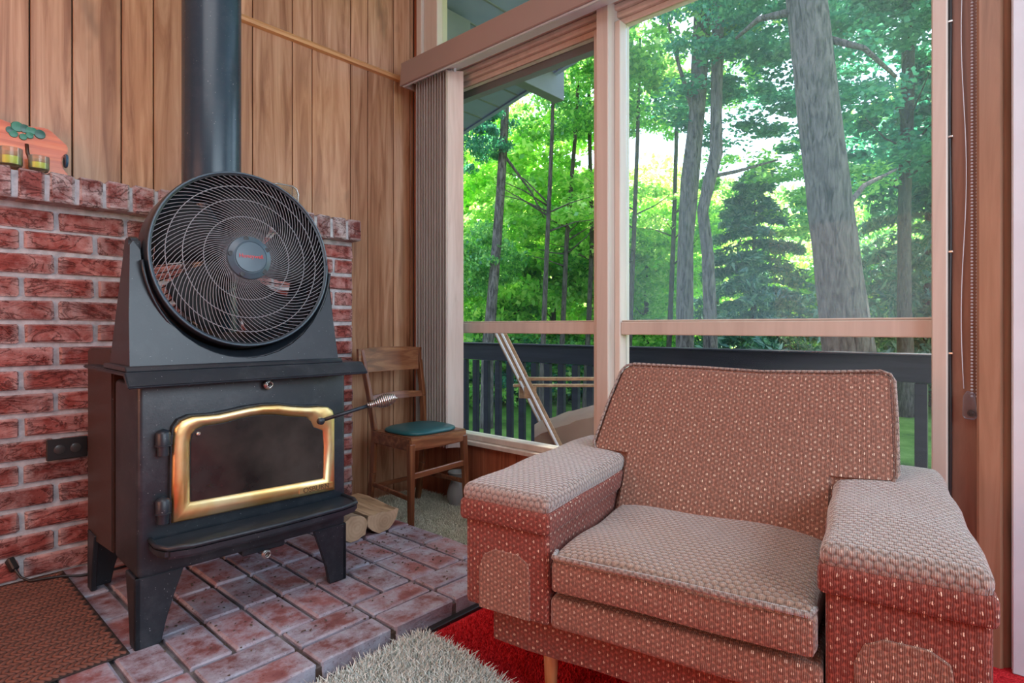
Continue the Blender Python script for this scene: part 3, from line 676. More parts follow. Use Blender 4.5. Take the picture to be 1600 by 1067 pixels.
# top plate with sloped front lip
obj('top_plate', prism([(1.800, .778), (2.30, .778), (2.30, .768), (1.81, .768), (1.782, .736), (1.766, .736), (1.762, .742)], lambda a, b, t: (t, a, b), .462, 1.185, .003, 2), M['iron'], st)
def legbm(x, y, sx, sy):
    b = bmesh.new(); prof = [(0, .20), (.125, .20), (.10, .13), (.078, .06), (.066, 0), (.0, 0), (.0, .1)]
    f = prism([(a, z) for a, z in prof], lambda a, z, t: (x + sx * (a - .006), y + sy * t, z), 0, .016, .003)
    g2 = prism([(a, z) for a, z in prof], lambda a, z, t: (x + sx * (t - .006), y + sy * a * .8, z), 0, .016, .003)
    merge(b, f); merge(b, g2)
    return b
for x, y, sx, sy in ((X0, Yf + .004, 1, 1), (X1, Yf + .004, -1, 1), (X0, 2.44, 1, -1), (X1, 2.44, -1, -1)):
    obj('leg', legbm(x, y, sx, sy), M['iron'], st)
# ash lip
def lip_poly(o):
    P = [(.50 + .02, Yf)]
    pts = [(.53, 1.85), (.527, 1.78), (.545, 1.735), (.60, 1.715), (.85, 1.708), (1.06, 1.715), (1.125, 1.735), (1.143, 1.78), (1.14, 1.85)]
    cx, cy = .835, 1.83
    return [(cx + (a - cx) * o, cy + (b - cy) * o if b < 1.85 else b) for a, b in pts]
b = prism(lip_poly(1), lambda a, b_, t: (a, b_, t), .272, .302, .008, 2)
obj('ash_lip', b, M['iron'], st)
rim = lip_poly(.985); tb = tube([(a, b_, .303) for a, b_ in rim], .007, 8); obj('lip_rim', tb, M['iron'], st)
# door: black backing, brass frame, glass
outer = [(.582, .345), (.583, .46), (.585, .58), (.590, .612), (.604, .632), (.632, .642), (.665, .641), (.70, .640), (.745, .645), (.79, .651), (.84, .654), (.89, .651), (.94, .641), (.985, .634), (1.03, .632), (1.062, .626), (1.080, .612), (1.087, .590), (1.087, .50), (1.087, .337)]
inner = [(.634, .395), (.633, .47), (.633, .565), (.637, .588), (.648, .600), (.670, .608), (.695, .608), (.725, .610), (.76, .616), (.80, .621), (.84, .622), (.88, .618), (.92, .608), (.955, .602), (.985, .598), (1.002, .582), (1.012, .560), (1.045, .545), (1.048, .49), (1.046, .385)]
n = len(outer)
def ring_mesh(y_, profile):
    b = bmesh.new(); R_ = []
    for f, dy in profile: R_.append([b.verts.new((o[0] + (i_[0] - o[0]) * f, y_ - dy, o[1] + (i_[1] - o[1]) * f)) for o, i_ in zip(outer, inner)])
    for A, B in zip(R_, R_[1:]):
        for i in range(n): b.faces.new((A[i], A[(i + 1) % n], B[(i + 1) % n], B[i]))
    bmesh.ops.recalc_face_normals(b, faces=b.faces); return b
YD = Yf - .022
door = obj('door', prism([(p[0] + (.004 if p[0] > .8 else -.004), p[1] + (.004 if p[1] > .5 else -.004)) for p in outer], lambda a, b_, t: (a, t, b_), YD, Yf + .004), M['iron'], st, smooth=False)
obj('brass_frame', ring_mesh(YD, [(0, -.002), (0, .008), (.10, .013), (.5, .0145), (.78, .010), (1.0, -.002)]), M['brass'], door, angle=60)
obj('door_glass', prism([(p[0], p[1]) for p in inner], lambda a, b_, t: (a, t, b_), YD - .0035, YD + .001), M['stoveglass'], door, smooth=False)
pl_ = obj('name_plate', box(.955, 1.078, YD - .0165, YD - .013, .349, .369, .0015), M['brass'], door)
me = text_mesh('OSBURN', .024, .0008); place(me, Matrix.Translation((1.016, YD - .0170, .359)) @ Matrix.Rotation(pi / 2, 4, 'X'), 'lettering', M['brassdark'], door)
obj('door_bolt', lathe([(.006, 0), (.006, -.006), (.003, -.009)], (.652, YD - .002, .588), 'y', 12), M['steel'], door)
for z in (.578, .388):
    h_ = obj('hinge', lathe([(.004, .036), (.015, .030), (.019, .024), (.019, -.008), (.0205, -.009), (.0205, -.012), (.015, -.013), (.015, -.038)], (.560, YD - .006, z), 'z', 16), M['iron'], door)
    obj('hinge_strap', box(.562, .60, YD - .004, YD + .006, z - .012, z + .018, .002), M['iron'], door)
# handle with coil grip
h0 = Vector((1.032, YD - .01, .582)); h1 = Vector((1.19, YD - .055, .622)); h2 = h0 + (h1 - h0) * 1.62
hn = obj('door_handle', tube([h0, h1], .0065, 10), M['iron'], door)
dirh = (h1 - h0).normalized(); sa = dirh.cross(Vector((0, 0, 1))).normalized(); sb = sa.cross(dirh); pts = []
NT = 15
for i in range(NT * 14 + 1):
    f = i / (NT * 14); r = .009 + .013 * sin(pi * min(1, max(0, (f - .25) / .75))) ** .8 * (1 if f > .25 else 0)
    a = 2 * pi * NT * f; pts.append(h1.lerp(h2, f) + sa * r * cos(a) + sb * r * sin(a))
obj('coil_grip', tube(pts, .0028, 6), M['steel'], hn)
obj('handle_pivot', lathe([(.012, .004), (.012, -.008), (.006, -.012)], (1.032, YD - .014, .582), 'y', 14), M['iron'], door)
for x, z, y_ in ((.862, .716, Yf - .004), (.865, .168, 1.87)):
    kb = bmesh.new(); kb = tube([(x, y_ + .05, z), (x, y_ - .012, z)], .004, 8, kb)
    kk = obj('draft_rod', kb, M['steel'], st); pts = []
    for i in range(70): f = i / 69; pts.append((x + (.007 + .006 * sin(pi * f)) * cos(f * 5 * 2 * pi), y_ - .004 - .022 * f, z + (.007 + .006 * sin(pi * f)) * sin(f * 5 * 2 * pi)))
    obj('coil_knob', tube(pts, .0024, 6), M['steel'], kk)
obj('air_box', box(.80, .94, 1.88, 2.1, .17, .197, .004), M['iron'], st)
st.rotation_euler.z = radians(-1.5)

pipe = thing('stove_pipe', 'thick black flue pipe rising from the stove behind the fan', 'pipe', (.843, 2.225, .776))
obj('pipe_section', lathe([(.097, .79), (.097, 3.02)], (.843, 2.225, 0), 'z', 40), M['pipe'], pipe)
obj('pipe_collar', lathe([(.108, .777), (.108, .79), (.102, .80), (.102, .84), (.098, .845)], (.843, 2.225, 0), 'z', 40), M['iron'], pipe)

# ------------------------------------------------------------------ round floor fan standing on the stove
fan = thing('floor_fan', 'large round black floor fan with spiral grille standing on the stove', 'fan', (.80, 1.88, .777))
FC = Vector((.798, 1.885, 1.108)); FR = .272
RX = Matrix.Translation(FC) @ Matrix.Rotation(radians(-5), 4, 'X')   # tipped slightly back
def fobj(name, b, mat, par=fan, **k):
    b.transform(RX); return obj(name, b, mat, par, **k)
# base: U panel, arms and skirt
pts = []
L0, Rr0, Zb, Zt = .480, 1.104, .780, 1.140
for i in range(19):
    a = pi + pi * i / 18; pts.append((FC.x + .284 * cos(a), FC.z + .008 + .313 * sin(a)))
poly = [(L0, Zb), (Rr0, Zb), (Rr0 - .012, .93), (Rr0 - .026, Zt - .008), (FC.x + .286, Zt)] + pts[::-1] + [(L0 + .018, Zt), (L0 + .010, Zt - .012), (L0 + .002, .93)]
base = obj('base', prism(poly, lambda a, b_, t: (a, 1.812 + t + (b_ - Zb) * .12, b_), 0, .016), M['plastic'], fan, angle=30)
# side cheeks tapering upward, and back
for x, sx in ((L0, 1), (Rr0, -1)):
    pr2 = [(1.815, Zb), (2.04, Zb), (2.0, .90), (1.93, 1.10), (1.915, 1.150), (1.895, 1.158), (1.872, 1.148), (1.865, 1.13)]
    obj('side_arm', prism(pr2, lambda a, b_, t: (x + sx * (t + (b_ - Zb) * .03), a, b_), 0, .030, .006, 2), M['plastic'], fan)
# concave dish behind the cut-out
b = bmesh.new(); rings = []
for rr_, dy, vv in ((.284, .018, .313), (.283, .030, .306), (.281, .055, .292), (.279, .095, .284)):
    rings.append([b.verts.new((FC.x + rr_ * cos(pi + pi * (.03 + .94 * i / 30)), 1.815 + dy * (.5 + .5 * i / 30), FC.z + .008 + vv * sin(pi + pi * (.03 + .94 * i / 30)))) for i in range(31)])
for A, B in zip(rings, rings[1:]):
    for i in range(30): b.faces.new((A[i], A[i + 1], B[i + 1], B[i]))
o = obj('dish', b, M['plastic'], fan)
md = o.modifiers.new('thick', 'SOLIDIFY'); md.thickness = .006
obj('base_foot', prism([(1.800, Zb - .002), (2.05, Zb - .002), (2.05, Zb + .014), (1.812, Zb + .014)], lambda a, b_, t: (t, a, b_), L0 - .012, Rr0 + .012, .003), M['plastic'], fan)
# drum
b = lathe([(FR - .010, -.052), (FR, -.056), (FR + .003, -.050), (FR + .003, -.02), (FR + .001, .05), (FR - .02, .10), (FR - .035, .11), (FR - .055, .10), (FR - .05, .09), (FR - .012, .05), (FR - .012, -.045)], (0, 0, 0), 'y', 72)
bmesh.ops.delete(b, geom=[f for f in b.faces if len(f.verts) > 4], context='FACES')
drum = fobj('drum', b, M['plastic'])
for x in (-.285, .285): fobj('pivot', lathe([(.02, -.018), (.024, .018)], (x, .02, .0), 'x', 16), M['plastic'])
fobj('rim_highlight', tube([((FR - .002) * cos(2 * pi * i / 72), -.056, (FR - .002) * sin(2 * pi * i / 72)) for i in range(73)], .0032, 6), M['hub'], drum)  # paler ring added in place of the highlight along the rim
# grille: spiral ribs and rings
b = bmesh.new()
NR = 90; r0, r1 = .064, FR - .010
for i in range(NR):
    a0 = 2 * pi * i / NR; pts = []
    for q in range(11):
        f = q / 10; r = r0 + (r1 - r0) * f; a = a0 + 1.25 * f ** .8; bul = .020 * (1 - f ** 2)
        pts.append((r * cos(a), -.050 - bul, r * sin(a)))
    tube(pts, .0010, 4, b, cap=False)
tag(fobj('spiral_grille', b, M['wire'], drum), kind='stuff')
for r in (.13, .185, .228):
    f = (r - r0) / (r1 - r0); pts = [(r * cos(2 * pi * i / 60), -.0485 - .020 * (1 - f ** 2), r * sin(2 * pi * i / 60)) for i in range(61)]
    fobj('grille_ring', tube(pts, .0014, 5), M['wire'], drum)
# hub
b = lathe([(.067, -.055), (.069, -.066), (.066, -.077), (.050, -.085), (.0485, -.0835), (.047, -.0835), (.0455, -.087), (.0005, -.089)], (0, 0, 0), 'y', 48)
hub = fobj('hub_cap', b, M['hub'], drum)
for i in range(5):
    a = radians(18 + 72 * i + 10); ca, sa_ = .0585 * cos(a), .0585 * sin(a)
    bb = lathe([(.0075, -.070), (.0075, -.0825), (.005, -.0828)], (ca, 0, sa_), 'y', 12); fobj('hub_notch', bb, M['cable'], hub)
me = text_mesh('Honeywell', .0170); me.transform(RX @ Matrix.Translation((0, -.0893, .002)) @ Matrix.Rotation(pi / 2, 4, 'X')); place(me, Matrix(), 'lettering', M['logored'], hub)
# blades, motor and rear grille
for i in range(5):
    b = bmesh.new(); A = []
    for q in range(7):
        r = .05 + .185 * q / 6; row = []
        for w_ in (-1, -.33, .33, 1):
            a = 2 * pi * i / 5 + .25 * q / 6 + w_ * (.58 - .015 * q); row.append(b.verts.new((r * cos(a), .015 + .022 * w_, r * sin(a))))
        A.append(row)
    for p_, q_ in zip(A, A[1:]):
        for j in range(3): b.faces.new((p_[j], p_[j + 1], q_[j + 1], q_[j]))
    o = fobj('blade', b, M['blade'], drum); md = o.modifiers.new('thick', 'SOLIDIFY'); md.thickness = .003
fobj('motor', lathe([(.05, -.03), (.055, .04), (.05, .10), (.03, .115)], (0, 0, 0), 'y', 24), M['cable'], drum)
b = bmesh.new()
for i in range(60):
    a = 2 * pi * i / 60; tube([(.05 * cos(a), .105, .05 * sin(a)), ((FR - .05) * cos(a + .5), .105, (FR - .05) * sin(a + .5))], .0015, 4, b)
tag(fobj('rear_grille', b, M['cable'], drum), kind='stuff')
fan.rotation_euler.z = radians(-1.5)

# ------------------------------------------------------------------ wooden chair
CH = ch_ = thing('wooden_chair', 'old varnished wooden chair with round teal seat pad in the corner', 'chair', (1.97, 2.42, ZF))
FL, FRt, BLf, BRt = (1.795, 2.285), (2.150, 2.285), (1.80, 2.60), (2.135, 2.60)
SZ = .385
obj('seat_frame', prism([(FL[0] - .012, FL[1] - .012), (1.97, 2.262), (FRt[0] + .012, FRt[1] - .012), (BRt[0] + .012, BRt[1]), (BLf[0] - .012, BLf[1])], lambda a, b_, t: (a, b_, t), SZ - .062, SZ, .006, 2), M['chairwoodx'], ch_)
bmp = bmesh.new(); cc = (1.972, 2.43)
def sp(a, s_):
    c_, s2 = cos(a), sin(a); e = .62
    return (cc[0] + .172 * s_ * math.copysign(abs(c_) ** e, c_), cc[1] + .150 * s_ * math.copysign(abs(s2) ** e, s2))
rings = []
for s_, z in ((.97, SZ), (1, SZ + .006), (.985, SZ + .014), (.88, SZ + .021), (.6, SZ + .025), (.05, SZ + .026)):
    rings.append([bmp.verts.new(sp(2 * pi * i / 40, s_) + (z,)) for i in range(40)])
for A, B in zip(rings, rings[1:]):
    for i in range(40): bmp.faces.new((A[i], A[(i + 1) % 40], B[(i + 1) % 40], B[i]))
bmp.faces.new(rings[0][::-1]); bmp.faces.new(rings[-1])
obj('seat_pad', bmp, M['teal'], ch_)
obj('leg', bar((1.796, 2.286, SZ - .03), (1.782, 2.268, ZF), .034, .034, .004, (0, 1, 0), .026, .026), M['chairwood'], ch_)
obj('leg', bar((2.148, 2.286, SZ - .03), (2.160, 2.270, ZF), .034, .034, .004, (0, 1, 0), .026, .026), M['chairwood'], ch_)
for x, xt, xb_ in ((1.802, 1.765, 1.80), (2.133, 2.150, 2.130)):
    P = [(xb_, 2.655, ZF), (x, 2.612, .17), (x, 2.60, SZ), (x * .6 + xt * .4, 2.615, .53), (xt, 2.672, .785)]
    b = bmesh.new()
    for p, q in zip(P, P[1:]): merge(b, bar(p, q, .022, .036, .003, (0, 1, 0)))
    obj('back_leg', b, M['chairwood'], ch_)
def curved_slat(z0, z1, dep, th, xa, xb2, yb):
    b = bmesh.new(); N = 12; A = []
    for i in range(N + 1):
        f = i / N; x = xa + (xb2 - xa) * f; yy = yb + dep * sin(pi * f); zt_ = z1 + .008 * sin(pi * f)
        A.append([b.verts.new((x, yy - th / 2, z0)), b.verts.new((x, yy - th / 2 + .01, zt_)), b.verts.new((x, yy + th / 2 + .01, zt_)), b.verts.new((x, yy + th / 2, z0))])
    for p, q in zip(A, A[1:]):
        for j in range(4): b.faces.new((p[j], p[(j + 1) % 4], q[(j + 1) % 4], q[j]))
    b.faces.new(A[0]); b.faces.new(A[-1][::-1]); bmesh.ops.recalc_face_normals(b, faces=b.faces); return b
obj('top_rail', curved_slat(.672, .790, .020, .018, 1.738, 2.172, 2.652), M['chairwoodx'], ch_)
obj('back_slat', curved_slat(.528, .556, .018, .014, 1.80, 2.135, 2.612), M['chairwoodx'], ch_)
obj('stretcher', bar((1.79, 2.28, .205), (2.153, 2.28, .215), .016, .028, .003), M['chairwoodx'], ch_)
obj('stretcher', bar((1.792, 2.28, .10), (1.80, 2.62, .115), .014, .022, .003), M['chairwoodx'], ch_)
obj('stretcher', bar((2.150, 2.28, .12), (2.132, 2.62, .12), .014, .022, .003), M['chairwoodx'], ch_)
obj('stretcher', bar((1.80, 2.62, .10), (2.132, 2.62, .10), .014, .022, .003), M['chairwoodx'], ch_)

CH.location = (1.97 * .945, 2.42 * .945, ZF); CH.scale = (.945, .945, 1)
# ------------------------------------------------------------------ blinds and valance
val = thing('valance', 'long brown box valance running along the top of the windows', 'valance', (2.0, 1.3, 2.225))
obj('valance_face', box(1.972, 1.984, .16, 2.60, 2.228, 2.352, .004), M['valance'], val)
obj('valance_end', prism([(1.972, 2.228), (2.16, 2.228), (2.16, 2.352), (1.985, 2.352)], lambda a, b_, t: (a, t, b_), 2.60, 2.612, .002), M['valance'], val)
obj('head_rail', box(2.05, 2.105, .18, 2.59, 2.262, 2.31, .003), M['white'], val)
obj('valance_edge', box(1.985, 1.996, .16, 2.60, 2.225, 2.231, .001), M['white'], val)
for yy in (1.40, .5): obj('bracket', box(1.985, XW + .03, yy, yy + .03, 2.30, 2.316, .001), M['steel'], val)
nv = 15; prev = None
vane0 = None
for i in range(nv):
    f = i / (nv - 1); yy = 2.275 + .31 * f
    ang = radians(0 + rnd.uniform(-3, 3)) if i < nv - 2 else radians(20 if i == nv - 2 else 48)
    if i == 0: ang = radians(-38)
    t = thing('blind_vane', ('outermost vane of the vertical blind, coloured paler as if lit, turned towards the window' if i == 0 else 'vane hanging nearest the corner, twisted away from the blind stack' if i == nv - 1 else 'brown vertical blind vane in the gathered stack, ' + 'first second third fourth fifth sixth seventh eighth ninth tenth eleventh twelfth thirteenth fourteenth'.split()[i] + ' from its right edge'), 'blind', (2.078, yy, .265), ang, 'vertical blind vanes' if 0 < i < nv - 1 else None)
    b = bmesh.new(); A = []
    for q in range(5):
        u_ = -.0445 + .089 * q / 4; dy = .004 * (1 - (2 * q / 4 - 1) ** 2)
        A.append([b.verts.new((u_, dy, 0)), b.verts.new((u_, dy, 1.985)), b.verts.new((u_, dy + .0015, 1.985)), b.verts.new((u_, dy + .0015, 0))])
    for p, q in zip(A, A[1:]):
        for j in range(4): b.faces.new((p[j], p[(j + 1) % 4], q[(j + 1) % 4], q[j]))
    b.faces.new(A[0]); b.faces.new(A[-1][::-1]); bmesh.ops.recalc_face_normals(b, faces=b.faces)
    obj('vane', b, M['vane_lit' if i in (0, nv - 1) else 'vane'], t, local=True)
    obj('carrier', box(-.006, .006, -.002, .004, 1.98, 2.0), M['white'], t, local=True)

# bead chain, cord and black cable on the right posts
t = thing('blind_bead_chain', 'beaded chain loop with thin cord hanging on the brown post', 'chain', (2.135, .135, .64))
bm = bmesh.new()
for x_, yy in ((2.150, .139), (2.150, .127)):
    for i in range(200):
        z = .70 + i * .0095; bmesh.ops.create_icosphere(bm, subdivisions=1, radius=.0036, matrix=Matrix.Translation((x_ - .004, yy, z)))
tag(obj('beads', bm, M['beadgrey'], t), kind='stuff')
pts = [(2.150, .158 + .006 * sin(i * .45), .72 + i * .06) for i in range(32)]
obj('cord', tube(pts, .0012, 5), M['white'], t)
tp = obj('tensioner', prism([(.126, .64), (.133, .633), (.152, .633), (.160, .642), (.158, .70), (.150, .715), (.132, .708)], lambda a, b_, t: (t, a, b_), 2.132, 2.150, .002), M['clear'], t)
obj('tensioner_wheel', lathe([(.010, 2.128), (.010, 2.134), (.004, 2.126)], (0, .139, .652), 'x', 14), M['cable'], tp)
t = thing('wall_cable', 'thin black cable clipped down the joint beside the window frame', 'cable', (2.11, .190, 0))
pts = [(2.150, .191 + .0015 * sin(i * .8), .10 + i * .08) for i in range(38)]
obj('cable', tube(pts, .0048, 8), M['cable'], t)
for z in (.27, .82, 1.12, 1.46, 1.80, 2.15): obj('clip', box(2.142, 2.158, .183, .199, z, z + .006, .001), M['steel'], t)

# ------------------------------------------------------------------ armchair
PH = radians(11); AO = (1.010, 1.090)
# local x = across (to the right of the photo), local y = depth towards the window
ac = thing('armchair', 'wide low mauve-brown tweed armchair with boxy padded arms before the window', 'armchair', (AO[0], AO[1], ZF), PH - pi / 2)
MW_ = MW[ac]
def uvbox(me, s_=1.0):
    uvl = me.uv_layers.new(name='UVMap'); co = [v.co for v in me.vertices]
    for p in me.polygons:
        n_ = p.normal; ax = max(range(3), key=lambda i: abs(n_[i])); ua, ub = ((1, 2), (0, 2), (0, 1))[ax]
        for li in p.loop_indices:
            v = co[me.loops[li].vertex_index]; uvl.data[li].uv = (v[ua] * s_, v[ub] * s_)
def soft(name, b, mat, parent=None, puff=None, sub=True):
    """upholstered piece, local coordinates with z measured from the hearth level"""
    for v in b.verts: v.co.z -= ZF
    o = obj(name, b, mat, parent or ac, local=(parent is None)) if parent is None else obj_child_local(name, b, mat, parent)
    uvbox(o.data); return o
def obj_child_local(name, b, mat, parent):
    b.transform(MW[ac]); return obj(name, b, mat, parent)
def cushion(x0, x1, y0, y1, z0, z1, bev, nx=14, ny=12, crown=.0, seg=4, wav=.002, tilt=0):
    b = box(x0, x1, y0, y1, z0, z1, bev, seg)
    ln = max(x1 - x0, y1 - y0)
    for ax, c0, c1, k_ in ((0, x0, x1, nx), (1, y0, y1, ny)):
        for i in range(1, k_):
            p = Vector((0, 0, 0)); p[ax] = c0 + bev * 1.01 + (c1 - c0 - 2.02 * bev) * i / k_; nn = Vector((0, 0, 0)); nn[ax] = 1
            bmesh.ops.bisect_plane(b, geom=b.verts[:] + b.edges[:] + b.faces[:], plane_co=p, plane_no=nn)
    g = random.Random(int(x0 * 100 + z0 * 1000)); zc = (z0 + z1) / 2
    for v in b.verts:
        fx = (v.co.x - x0) / (x1 - x0) * 2 - 1; fy = (v.co.y - y0) / (y1 - y0) * 2 - 1
        if v.co.z > zc: v.co.z += crown * (1 - fx ** 4) * (1 - fy ** 4)
        v.co.z += tilt * (v.co.y - y0)
        v.co += Vector((sin(v.co.y * 23 + z0 * 9), sin(v.co.x * 19 + 2), sin(v.co.x * 17 + v.co.y * 21))) * wav
    return b
for nm, x0, x1 in (('left', 0.0, .255), ('right', .81, 1.068)):
    ab = soft('arm', cushion(x0 + .008, x1 - .008, .012, .80, .198, .44, .012, 5, 12, 0, 3), M['fab_warm_lit'])
    sl = soft('arm_sleeve', cushion(x0 - .002, x1 + .002, .0, .70, .412, .466, .012, 5, 12, 0, 3), M['fab_warm_lit'], ab)
    pd_ = soft('arm_pad', cushion(x0 + .002, x1 - .002, .004, .82, .455, .502, .020, 6, 14, .012, 4), M['fab_lit_top'], ab)
    pp = [(x0 + .055, .20), (x0 + .055, .30), (x0 + .07, .335), (x0 + .10, .352), (x0 + .165, .352), (x0 + .195, .335), (x0 + .20, .30), (x0 + .20, .20)]
    soft('arm_patch', prism(pp, lambda a, b_, t: (a, t, b_), .007, .02, .002), M['fab'], ab)
soft('seat_base', cushion(.25, .815, .010, .78, .198, .272, .012, 10, 10, 0, 3), M['fab'])
seatc = soft('seat_cushion', cushion(.258, .807, -.004, .55, .286, .378, .022, 14, 14, .018, 4, .003, -.012), M['fab_lit_seat'])
seatf = soft('cushion_front', cushion(.262, .803, -.008, .03, .292, .364, .010, 14, 2, 0, 2, .002), M['fab'], seatc)
def welt(pts, r=.005, par=None, mat='fab_lit_top'):
    b = tube(pts, r, 6); return soft('welt', b, M[mat], par)
welt([(.262, .03, .372), (.270, -.006, .373), (.40, -.012, .376), (.55, -.012, .378), (.70, -.012, .376), (.796, -.006, .373), (.803, .03, .372)], .0062, seatc)
soft('skirt', cushion(.065, 1.0, .055, .80, .100, .205, .006, 10, 8, 0, 2), M['fab_warm_lit'])
# back: T-shaped, leaning
def backbm():
    poly = [(.250, .30), (.250, .505), (.150, .505), (.135, .52), (.155, .65), (.178, .755), (.192, .772), (.215, .778), (.45, .775), (.62, .768), (.80, .774), (.925, .782), (.946, .774), (.955, .755), (.958, .65), (.958, .52), (.945, .507), (.818, .505), (.818, .30)]
    def f(a, z, t): return (a, .455 + (z - .39) * .62 + t, z - t * .25)
    b = prism(poly, f, 0, .13, .014, 3); bmesh.ops.triangulate(b, faces=[q for q in b.faces if len(q.verts) > 4])
    for i in range(1, 22):
        bmesh.ops.bisect_plane(b, geom=b.verts[:] + b.edges[:] + b.faces[:], plane_co=(.10 + i * .04, 0, 0), plane_no=(1, 0, 0))
    for i in range(1, 12):
        bmesh.ops.bisect_plane(b, geom=b.verts[:] + b.edges[:] + b.faces[:], plane_co=(0, 0, .30 + i * .04), plane_no=(0, 0, 1))
    return b
bk = backbm()
for v in bk.verts:
    base_y = .455 + (v.co.z - .39) * .62; fx = (v.co.x - .55) / .42; fz = (v.co.z - .55) / .26
    if v.co.y < base_y + .03 and abs(fx) < 1: v.co.y -= .028 * (1 - fx ** 4) * max(0, 1 - fz ** 4)
back = soft('backrest', bk, M['fab'])
uv_front = None
wp = [(.262, .40), (.262, .51)] ; 
wp2 = [(.150, .512), (.138, .53), (.157, .65), (.180, .752), (.195, .769), (.22, .776), (.45, .772), (.62, .766), (.80, .772), (.92, .779), (.943, .771), (.953, .752), (.956, .65), (.955, .53), (.943, .514)]
welt([(a, .455 + (z - .39) * .62 - .002, z + .001) for a, z in wp2], .0045, back)
for x_, y_ in ((.20, .12), (.87, .12), (.20, .70), (.87, .70)):
    b = tube([(x_, y_, .11), (x_ , y_, ZF)], [.021, .013], 14); soft('leg', b, M['armleg'])

# ------------------------------------------------------------------ logs, pot, mat, cable, outlet
def log(name, label, x, y0, y1, r, half, squash, seed, rz=0, zb=0):
    g = random.Random(seed); t = thing(name, label, 'log', (x, y0, zb), rz, None); N = 22; prof = []
    for i in range(N):
        a = 2 * pi * i / N - pi / 2; rr_ = r * (1 + g.uniform(-.06, .06)); px, pz = rr_ * cos(a), rr_ * sin(a) * squash
        if half and pz > r * .16: pz = r * .16 + g.uniform(-.004, .004)
        prof.append((px, pz))
    zmin = min(p[1] for p in prof); b = bmesh.new(); rings = []; S = 9
    for k_ in range(S):
        f = k_ / (S - 1); yy = y0 + (y1 - y0) * f; sc = 1 + .05 * sin(f * 5 + seed)
        rings.append([b.verts.new((x + p[0] * sc + g.uniform(-.003, .003), yy + g.uniform(-.004, .004), zb + (p[1] - zmin) * sc + .001)) for p in prof])
    for A, B in zip(rings, rings[1:]):
        for i in range(N): b.faces.new((A[i], A[(i + 1) % N], B[(i + 1) % N], B[i]))
    e1 = b.faces.new(rings[0][::-1]); e2 = b.faces.new(rings[-1]); bmesh.ops.recalc_face_normals(b, faces=b.faces)
    for f in b.faces: f.material_index = 2 if f in (e1, e2) else (1 if half and f.normal.z > .7 else 0)
    obj('log_body', b, [M['bark_log'], M['split'], M['endgrain']], t); return t
log('firewood_log', 'flat-topped split log nearest the wooden chair leg', 1.520, 2.13, 2.45, .083, True, .95, 4, radians(2))
log('firewood_log', 'rounded greyish log lying between the stove leg and the split log', 1.375, 2.125, 2.43, .062, False, .85, 9, radians(2))
pot = thing('ceramic_pot', 'small grey bulbous ceramic pot on the carpet under the window', 'pot', (2.095, 2.275, ZF))
obj('pot_body', lathe([(.028, ZF + .001), (.038, ZF + .006), (.052, ZF + .05), (.055, ZF + .085), (.046, ZF + .12), (.034, ZF + .145), (.032, ZF + .155), (.046, ZF + .185), (.050, ZF + .195), (.046, ZF + .196), (.030, ZF + .16)], (2.095, 2.275, 0), 'z', 28), M['pot'], pot)
obj('pot_rim', tube([(2.095 + .049 * cos(2 * pi * i / 24), 2.275 + .049 * sin(2 * pi * i / 24), ZF + .195) for i in range(25)], .004, 6), M['pot'], pot)

mt = thing('doormat', 'dark brown woven herringbone doormat on the hearth left of the stove', 'mat', (.1, 2.25, 0))
obj('mat_backing', box(-.35, .487, 1.852, 2.66, .001, .006, .001), M['matbase'], mt)
V = []; F = []; g = random.Random(2)
L_, w_ = .029, .0084
for r_ in range(33):
    for c_ in range(75):
        cx = -.33 + c_ * .0148; cy = 1.866 + r_ * .0245
        if cy > 2.65 or cx > .474: continue
        a = radians(45 if r_ % 2 else -45); hx, hy = L_ / 2, w_ / 2; z0, z1 = .005, .011 + g.uniform(-.001, .001); k0 = len(V)
        for zz, sh_ in ((z0, 1), (z1, .82)):
            for sx, sy in ((-1, -1), (1, -1), (1, 1), (-1, 1)):
                x_, y_ = sx * hx * sh_, sy * hy * sh_; V.append((min(.486, cx + x_ * sin(a) + y_ * cos(a)), min(2.66, cy + x_ * cos(a) - y_ * sin(a)), zz))
        for q in ((4, 5, 6, 7), (0, 1, 5, 4), (1, 2, 6, 5), (2, 3, 7, 6), (3, 0, 4, 7)): F.append([k0 + i for i in q])
tag(link('mat_weave', npmesh('mat_weave', V, F, [M['mat']]), mt), kind='stuff')

pc = thing('power_cord', 'thin black power cord lying on the hearth along the brick wall', 'cord', (.36, 2.6, 0))
P = [(.345, 2.655, .075), (.350, 2.640, .055), (.362, 2.625, .030), (.385, 2.60, .017), (.43, 2.585, .017), (.47, 2.57, .016), (.52, 2.555, .006), (.60, 2.53, .006), (.72, 2.54, .006)]
obj('cord', tube(P, .0042, 8), M['cable'], pc); obj('plug', bar((.337, 2.675, .088), (.350, 2.645, .052), .022, .026, .004), M['cable'], pc)
ot = thing('wall_outlet', 'black double socket set in the brick wall behind the stove', 'outlet', (.50, 2.655, .415))
op = obj('outlet_plate', box(.437, .560, 2.652, 2.662, .415, .492, .003), M['cable'], ot)
for x_ in (.475, .523): obj('socket', lathe([(.017, -.002), (.017, -.005), (.014, -.006)], (x_, 2.654, .453), 'y', 18), plain('socket_black', (.05, .05, .05), .3), op)

